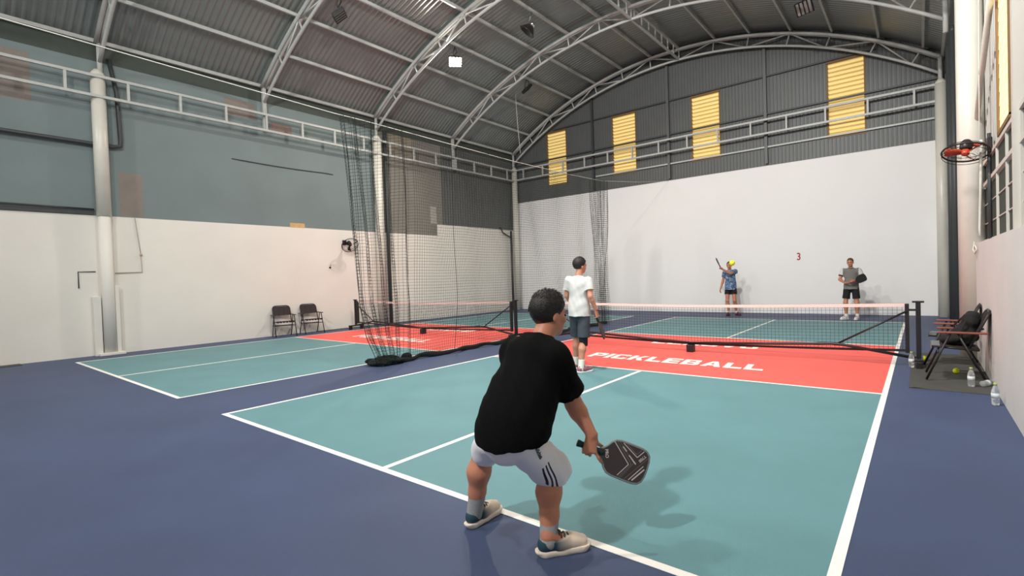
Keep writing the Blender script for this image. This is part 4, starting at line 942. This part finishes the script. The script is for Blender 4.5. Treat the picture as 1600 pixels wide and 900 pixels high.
    for a_, k_ in ((aR, kR), (aL, kL)):
        v = Vol(a_-.13, a_+.2, .005); d = nrm(k_-a_); v.cap(a_+A(0, 0, -.03), a_+d*.14, .047, .053, .02, cut=[(a_+d*.115, d)]); X, Y, Z = v.all(); v.D += (.0008*np.sin(((X-a_[0])*d[0]+(Y-a_[1])*d[1]+(Z-a_[2])*d[2])*700)).astype(np.float32)
        v.mesh('sock', M['sock'], root)
    sg = mat('shoe_knit_teal_to_cream', rgb(225, 205, 185), .75); nt = sg.node_tree; bs = nt.nodes['Principled BSDF']; a_ = nt.nodes.new('ShaderNodeAttribute'); a_.attribute_name = 'along'
    cr = nt.nodes.new('ShaderNodeValToRGB'); cr.color_ramp.elements[0].position = .30; cr.color_ramp.elements[0].color = rgb(28, 64, 76); cr.color_ramp.elements[1].position = .62; cr.color_ramp.elements[1].color = rgb(232, 212, 192)
    nt.links.new(a_.outputs['Fac'], cr.inputs[0]); nt.links.new(cr.outputs[0], bs.inputs['Base Color'])
    shoe(root, aR[:2]-dR*.055, dR, sg, .285, grad=True, h=.0045); shoe(root, aL[:2]-dL*.055, dL, sg, .285, grad=True, h=.0045)
    hc_ = wrR+hdir*.075+palm*.026                    # centre of the grip
    paddle(hc_-u*.070, u, A(.60, -.76, .16), 'black paddle with silver chevron print held by the person in black jersey', art=True)
    return root
near_player()

# ---------------------------------------------------------------- STANDING FIGURES
def figure(o, yaw_, Hh, cfg, label, h=.0075):
    """o ground point, yaw_ facing (0=+y), joints in local metres: x right, y forward, z up, for a 1.75 m body scaled to Hh"""
    k = Hh/1.75; c, s_ = math.cos(yaw_), math.sin(yaw_)
    G = lambda p: A(o[0]+(p[0]*c-p[1]*s_)*k, o[1]+(p[0]*s_+p[1]*c)*k, p[2]*k)
    D_ = lambda p: A(p[0]*c-p[1]*s_, p[0]*s_+p[1]*c, p[2])
    J = {n: G(p) for n, p in cfg['J'].items()}
    lo = np.min([v for v in J.values()], 0)-.26; hi = np.max([v for v in J.values()], 0)+.28; lo[2] = -.01
    b = Vol(lo, hi, h); fwd = D_((0, 1, 0))
    pel = (J['hR']+J['hL'])/2; ch = (J['sR']+J['sL'])/2+A(0, 0, -.09*k)
    b.cap(pel+A(0, 0, .02), pel+(ch-pel)*.5, .135*k, .125*k, .05, fwd, .75); b.cap(pel+(ch-pel)*.4, ch, .125*k, .145*k, .05, fwd, .70)
    b.cap(J['sL'], J['sR'], .050*k, .050*k, .05); b.cap((J['sL']+J['sR'])/2+A(0, 0, .0), J['head']+D_((0, -.02, -.07))*k, .058*k, .052*k, .03)
    for q_ in 'RL':
        hh, kk, aa = J['h'+q_], J['k'+q_], J['a'+q_]; b.cap(hh, kk, .085*k, .055*k, .04); m = kk*.7+aa*.3+D_((0, -.012, 0)); b.cap(kk, m, .053*k, .055*k, .03); b.cap(m, aa, .055*k, .034*k, .03)
        fd = D_(cfg['foot'+q_]+(0,)); b.cap(aa, aa+fd*.12*k+A(0, 0, -.05*k), .033*k, .024*k, .03)
        ss, ee, ww = J['s'+q_], J['e'+q_], J['w'+q_]; b.cap(ss, ee, .048*k, .040*k, .03); m = ee*.75+ww*.25; b.cap(ee, m, .040*k, .040*k, .02); b.cap(m, ww, .040*k, .026*k, .02)
        hd = cfg['hand'+q_]; hand(b, ww, D_(hd[0]), D_(hd[1]), D_(hd[2]), hd[3], hd[4], k)
    P, fr = head(b, J['head'], D_(cfg['face']), D_(cfg.get('up', (0, 0, 1))), k)
    root = b.mesh('person', M[cfg['skin']]); tag(root, label, 'person', 'players')
    face_bits(P, fr, root, k, 'hair')
    hair(J['head']-.2, J['head']+.2, .0055, J['head'], P, fr, root, k, th=cfg['hair'][1], low=cfg['hair'][2], mname=cfg['hair'][0], noise=.001, front=.06)
    def shirt(infl, cut=True):
        v = Vol(lo, hi, h*.8); hem = [(A(0, 0, cfg['hem']*k), A(0, 0, -1))] if cut else None
        v.cap(pel+A(0, 0, -.1), pel+A(0, 0, .1), (.184)*k+infl, (.170)*k+infl, .03, fwd, .88, cut=hem); v.cap(pel+A(0, 0, .08), ch, .162*k+infl, .160*k+infl, .05, fwd, .76, cut=hem)
        v.cap(J['sL']*.95+J['sR']*.05, J['sR']*.95+J['sL']*.05, .060*k+infl, .060*k+infl, .06)
        nk = (J['sL']+J['sR'])/2+A(0, 0, .055*k); v.cap(nk-A(0, 0, .09), nk+A(0, 0, .02), .092*k+infl, .058*k+infl, .04, cut=[(nk+A(0, 0, .008), A(0, 0, 1))] if cut else None)
        for q_ in 'RL':
            ss, ee = J['s'+q_], J['e'+q_]; d = nrm(ee-ss); v.cap(ss, ee, .066*k+infl, .075*k+infl, .04, cut=[(ss+(ee-ss)*cfg.get('slv', .7), d)] if cut else None)
        return v
    o_, i_ = shirt(0), shirt(-.022, False); X, Y, Z = o_.all(); w = wr(X, Y, Z, .006, 1.0, cfg.get('ph', 0)); o_.D += w; i_.D += w; o_.D = np.maximum(o_.D, -i_.D)
    ff = None
    if cfg.get('sleeve_mat'):
        def ff(C_):
            r = np.zeros(len(C_), int)
            for q_ in 'RL':
                ss, ee = J['s'+q_], J['e'+q_]; d = nrm(ee-ss); t_ = (C_-ss)@d; lat = np.abs((C_-(J['sL']+J['sR'])/2)@D_((1, 0, 0)))
                L = np.linalg.norm(ee-ss)*cfg.get('slv', .7); near = (np.linalg.norm(C_-ss-t_[:, None]*d, axis=1) < .105*k) & (lat > .188*k); r[near & (t_ > -.09)] = 1; r[near & (t_ > L-.030)] = 2
            nk = (J['sL']+J['sR'])/2; r[(C_[:, 2] > nk[2]+.028*k) & (np.linalg.norm((C_-nk)[:, :2], axis=1) < .075)] = 2
            return r
    o_.mesh('shirt', [M[cfg['shirt']]]+([M[cfg['sleeve_mat']], M['blackcloth']] if cfg.get('sleeve_mat') else []), root, facefn=ff)
    def shorts(infl, cut=True):
        v = Vol(lo, (hi[0], hi[1], 1.2), h*.8); v.cap(pel-A(0, 0, .0), pel+A(0, 0, .10), .130*k+infl, .128*k+infl, .03, fwd, .78)
        for q_ in 'RL':
            hh, kk = J['h'+q_], J['k'+q_]; d = nrm(kk-hh); v.cap(hh, kk+d*.1, .090*k+infl, .098*k+infl, .02, cut=[(hh+(kk-hh)*cfg['shl'], d)] if cut else None)
        return v
    o_, i_ = shorts(0), shorts(-.022, False); X, Y, Z = o_.all(); w = wr(X, Y, Z, .003, 1.0, 1); o_.D += w; i_.D += w; o_.D = np.maximum(o_.D, -i_.D); o_.mesh('shorts', M[cfg['shorts']], root)
    for q_ in 'RL':
        aa, kk = J['a'+q_], J['k'+q_]; d = nrm(kk-aa); fd = D_(cfg['foot'+q_]+(0,))
        v = Vol(aa-.12, aa+.2, .006); sl = cfg.get('sockh', .07); v.cap(aa+A(0, 0, -.03), aa+d*(sl+.03), .0445*k, .050*k, .02, cut=[(aa+d*sl, d)]); v.mesh('sock', M[cfg.get('sock', 'whitesock')], root)
        shoe(root, aa[:2]-fd[:2]*.052, fd[:2], M[cfg['shoe']], .27*k, h=.006, sole_m='whitesock' if cfg['shoe'] != 'maroon' else 'maroon', laces='tape' if cfg['shoe'] != 'maroon' else 'black')
    return root, J, k, D_

# white jersey player at the kitchen line, back to camera
J = dict(head=(.015, .03, 1.625), sR=(.180, -.01, 1.39), sL=(-.180, 0, 1.40), eR=(.235, -.05, 1.16), wR=(.265, .06, .93), eL=(-.235, .02, 1.17), wL=(-.215, .20, .98),
         hR=(.085, 0, .90), hL=(-.085, 0, .90), kR=(.07, -.02, .48), kL=(-.14, .12, .49), aR=(.06, -.10, .09), aL=(-.19, .14, .09))
cfg = dict(J=J, face=(.42, .9, -.05), skin='skin2', hair=('hair', .016, -.05), shirt='whiteshirt', shorts='darkshorts', hem=.86, shl=.86, slv=.62, footR=(.35, .94), footL=(-.1, 1.), shoe='pinkshoe', sockh=.12,
           handR=((.05, .25, -.95), (-.9, .2, 0), (.1, .95, .2), GRIP, TGRIP), handL=((.05, .4, -.9), (.9, .1, 0), (0, .9, .3), RELAX, TREL))
pr, JJ, k, D_ = figure((-.755, -2.60), 0.0, 1.74, cfg, 'person in white jersey and dark shorts standing at the kitchen line, seen from behind', .0068)
v = Vol(JJ['kR']-.16, JJ['kR']+.16, .006); d = nrm(JJ['kR']-JJ['hR']); v.cap(JJ['kR']+A(0, 0, .06), JJ['kR']+A(0, 0, -.085), .068, .062, .02, cut=[(JJ['kR']+A(0, 0, -.075), A(0, 0, -1))]); v.mesh('knee_sleeve', M['blackcloth'], pr)
b = MB(); b.tube([JJ['wR']+A(.031*math.cos(a), .031*math.sin(a), .03) for a in [i*2*PI/16 for i in range(16)]], .006, 6, closed=True); b.build('wristband', M['band'], pr)
b = MB(); b.tube([JJ['wR']+A(.030*math.cos(a), .030*math.sin(a), .012) for a in [i*2*PI/16 for i in range(16)]], .005, 6, closed=True); b.build('wristband', M['watch'], pr)
g = JJ['wR']+nrm(A(.05, .25, -.95))*.085+A(-.024, .004, 0); u = nrm(A(.12, .42, -.90)); paddle(g-u*.03, u, A(.80, .25, .28), 'dark paddle hanging from the hand of the person in white jersey', 'carbon', 'black')

# blue patterned jersey, far court, left-handed follow-through
bluem = mat('blue_patterned_jersey', rgb(92, 116, 148), .8); nt = bluem.node_tree; bs = nt.nodes['Principled BSDF']; tc = nt.nodes.new('ShaderNodeTexCoord'); no = nt.nodes.new('ShaderNodeTexNoise'); no.inputs['Scale'].default_value = 16; no.inputs['Distortion'].default_value = 1.5
cr = nt.nodes.new('ShaderNodeValToRGB'); cr.color_ramp.interpolation = 'CONSTANT'; cr.color_ramp.elements[0].color = rgb(58, 78, 108); cr.color_ramp.elements[1].position = .48; cr.color_ramp.elements[1].color = rgb(104, 132, 166); e = cr.color_ramp.elements.new(.60); e.color = rgb(150, 168, 188)
nt.links.new(tc.outputs['Object'], no.inputs['Vector']); nt.links.new(no.outputs['Fac'], cr.inputs[0]); nt.links.new(cr.outputs[0], bs.inputs['Base Color']); M['bluejersey'] = bluem
J = dict(head=(.02, .04, 1.63), sR=(.18, .0, 1.40), sL=(-.17, .02, 1.43), eR=(.24, -.02, 1.13), wR=(.30, .05, .90), eL=(-.06, .26, 1.37), wL=(.15, .36, 1.51),
         hR=(.09, 0, .90), hL=(-.09, 0, .90), kR=(.10, .06, .49), kL=(-.12, .05, .49), aR=(.08, .0, .09), aL=(-.14, -.12, .10))
cfg = dict(J=J, face=(.0, 1., -.02), skin='skin', hair=('greyhair', .006, -.03), shirt='bluejersey', shorts='blackcloth', hem=.84, shl=.50, slv=.55, footR=(.0, 1.), footL=(-.7, .7), shoe='maroon', sockh=.06, ph=1.3,
           handR=((.2, .2, -.95), (-.8, .5, 0), (0, .6, .6), RELAX, TREL), handL=((.75, .2, .6), (0, .7, -.5), (-.4, .4, .7), GRIP, TGRIP))
br, JJ, k, D_ = figure((-1.56, 7.75), PI*1.02, 1.76, cfg, 'person in blue patterned jersey and black shorts swinging near the back wall', .0075)
g = JJ['wL']+D_((.75, .2, .6))*.07; u = nrm(D_((.34, .35, .95))); paddle(g-u*.04, u, D_((.95, .1, -.3)), 'grey paddle raised edge-on by the person in blue jersey', 'carbon', 'black')

# grey jersey, far court, waiting with a black paddle
J = dict(head=(.01, .03, 1.61), sR=(.190, 0, 1.385), sL=(-.190, 0, 1.385), eR=(.27, .04, 1.14), wR=(.10, .25, 1.04), eL=(-.28, .02, 1.15), wL=(-.12, .26, 1.10),
         hR=(.095, 0, .90), hL=(-.095, 0, .90), kR=(.14, .05, .48), kL=(-.13, .04, .48), aR=(.13, .0, .09), aL=(-.13, .0, .09))
cfg = dict(J=J, face=(.05, 1., -.05), skin='skin', hair=('greyhair', .005, -.02), shirt='greyshirt', sleeve_mat='whiteshirt', shorts='blackcloth', hem=.86, shl=.72, slv=.62, footR=(.55, .8), footL=(.10, 1.), shoe='whiteshoe', sockh=.09, ph=2,
           handR=((-.8, .45, -.05), (-.2, -.3, .9), (.1, .9, .2), RELAX, TREL), handL=((.6, .6, -.25), (.6, -.6, 0), (.3, .3, .8), GRIP, TGRIP))
gr, JJ, k, D_ = figure((1.84, 7.20), PI*.985, 1.72, cfg, 'person in grey jersey with white sleeves, standing with a paddle by the back wall', .0075)
g = JJ['wL']+D_((.6, .6, -.25))*.06+A(0, 0, .0); u = nrm(D_((-.80, .10, .38))); paddle(g-u*.06+D_((.0, .02, -.02)), u, D_((.1, .95, .15)), 'black and red paddle held at the waist by the person in grey jersey', 'blackcloth', 'redgrip')

# black bag slumped over the nearer wooden-armed chair
v = Vol((3.40, -1.05, .28), (4.03, -.35, .98), .009)
v.ell((3.80, -.70, .56), (.13, .19, .13), None, .05); v.ell((3.86, -.68, .72), (.09, .18, .13), None, .06); v.ell((3.70, -.74, .50), (.16, .15, .07), None, .05); v.cap((3.88, -.76, .80), (3.92, -.62, .82), .035, .03, .03)
X, Y, Z = v.all(); v.D += wr(X, Y, Z, .014, 1.1, .4); o = v.mesh('backpack', M['bag']); tag(o, 'slumped black bag on the nearer wooden-armed chair', 'bag')
b = MB(); b.tube([(3.80, -.86, .74), (3.74, -.92, .60), (3.78, -.90, .42), (3.86, -.86, .30)], .012, 6); b.build('strap', M['bag'], o)
b = MB(); b.tube([(3.78, -.56, .76), (3.70, -.52, .66), (3.72, -.54, .52)], .012, 6); b.build('strap', M['bag'], o)
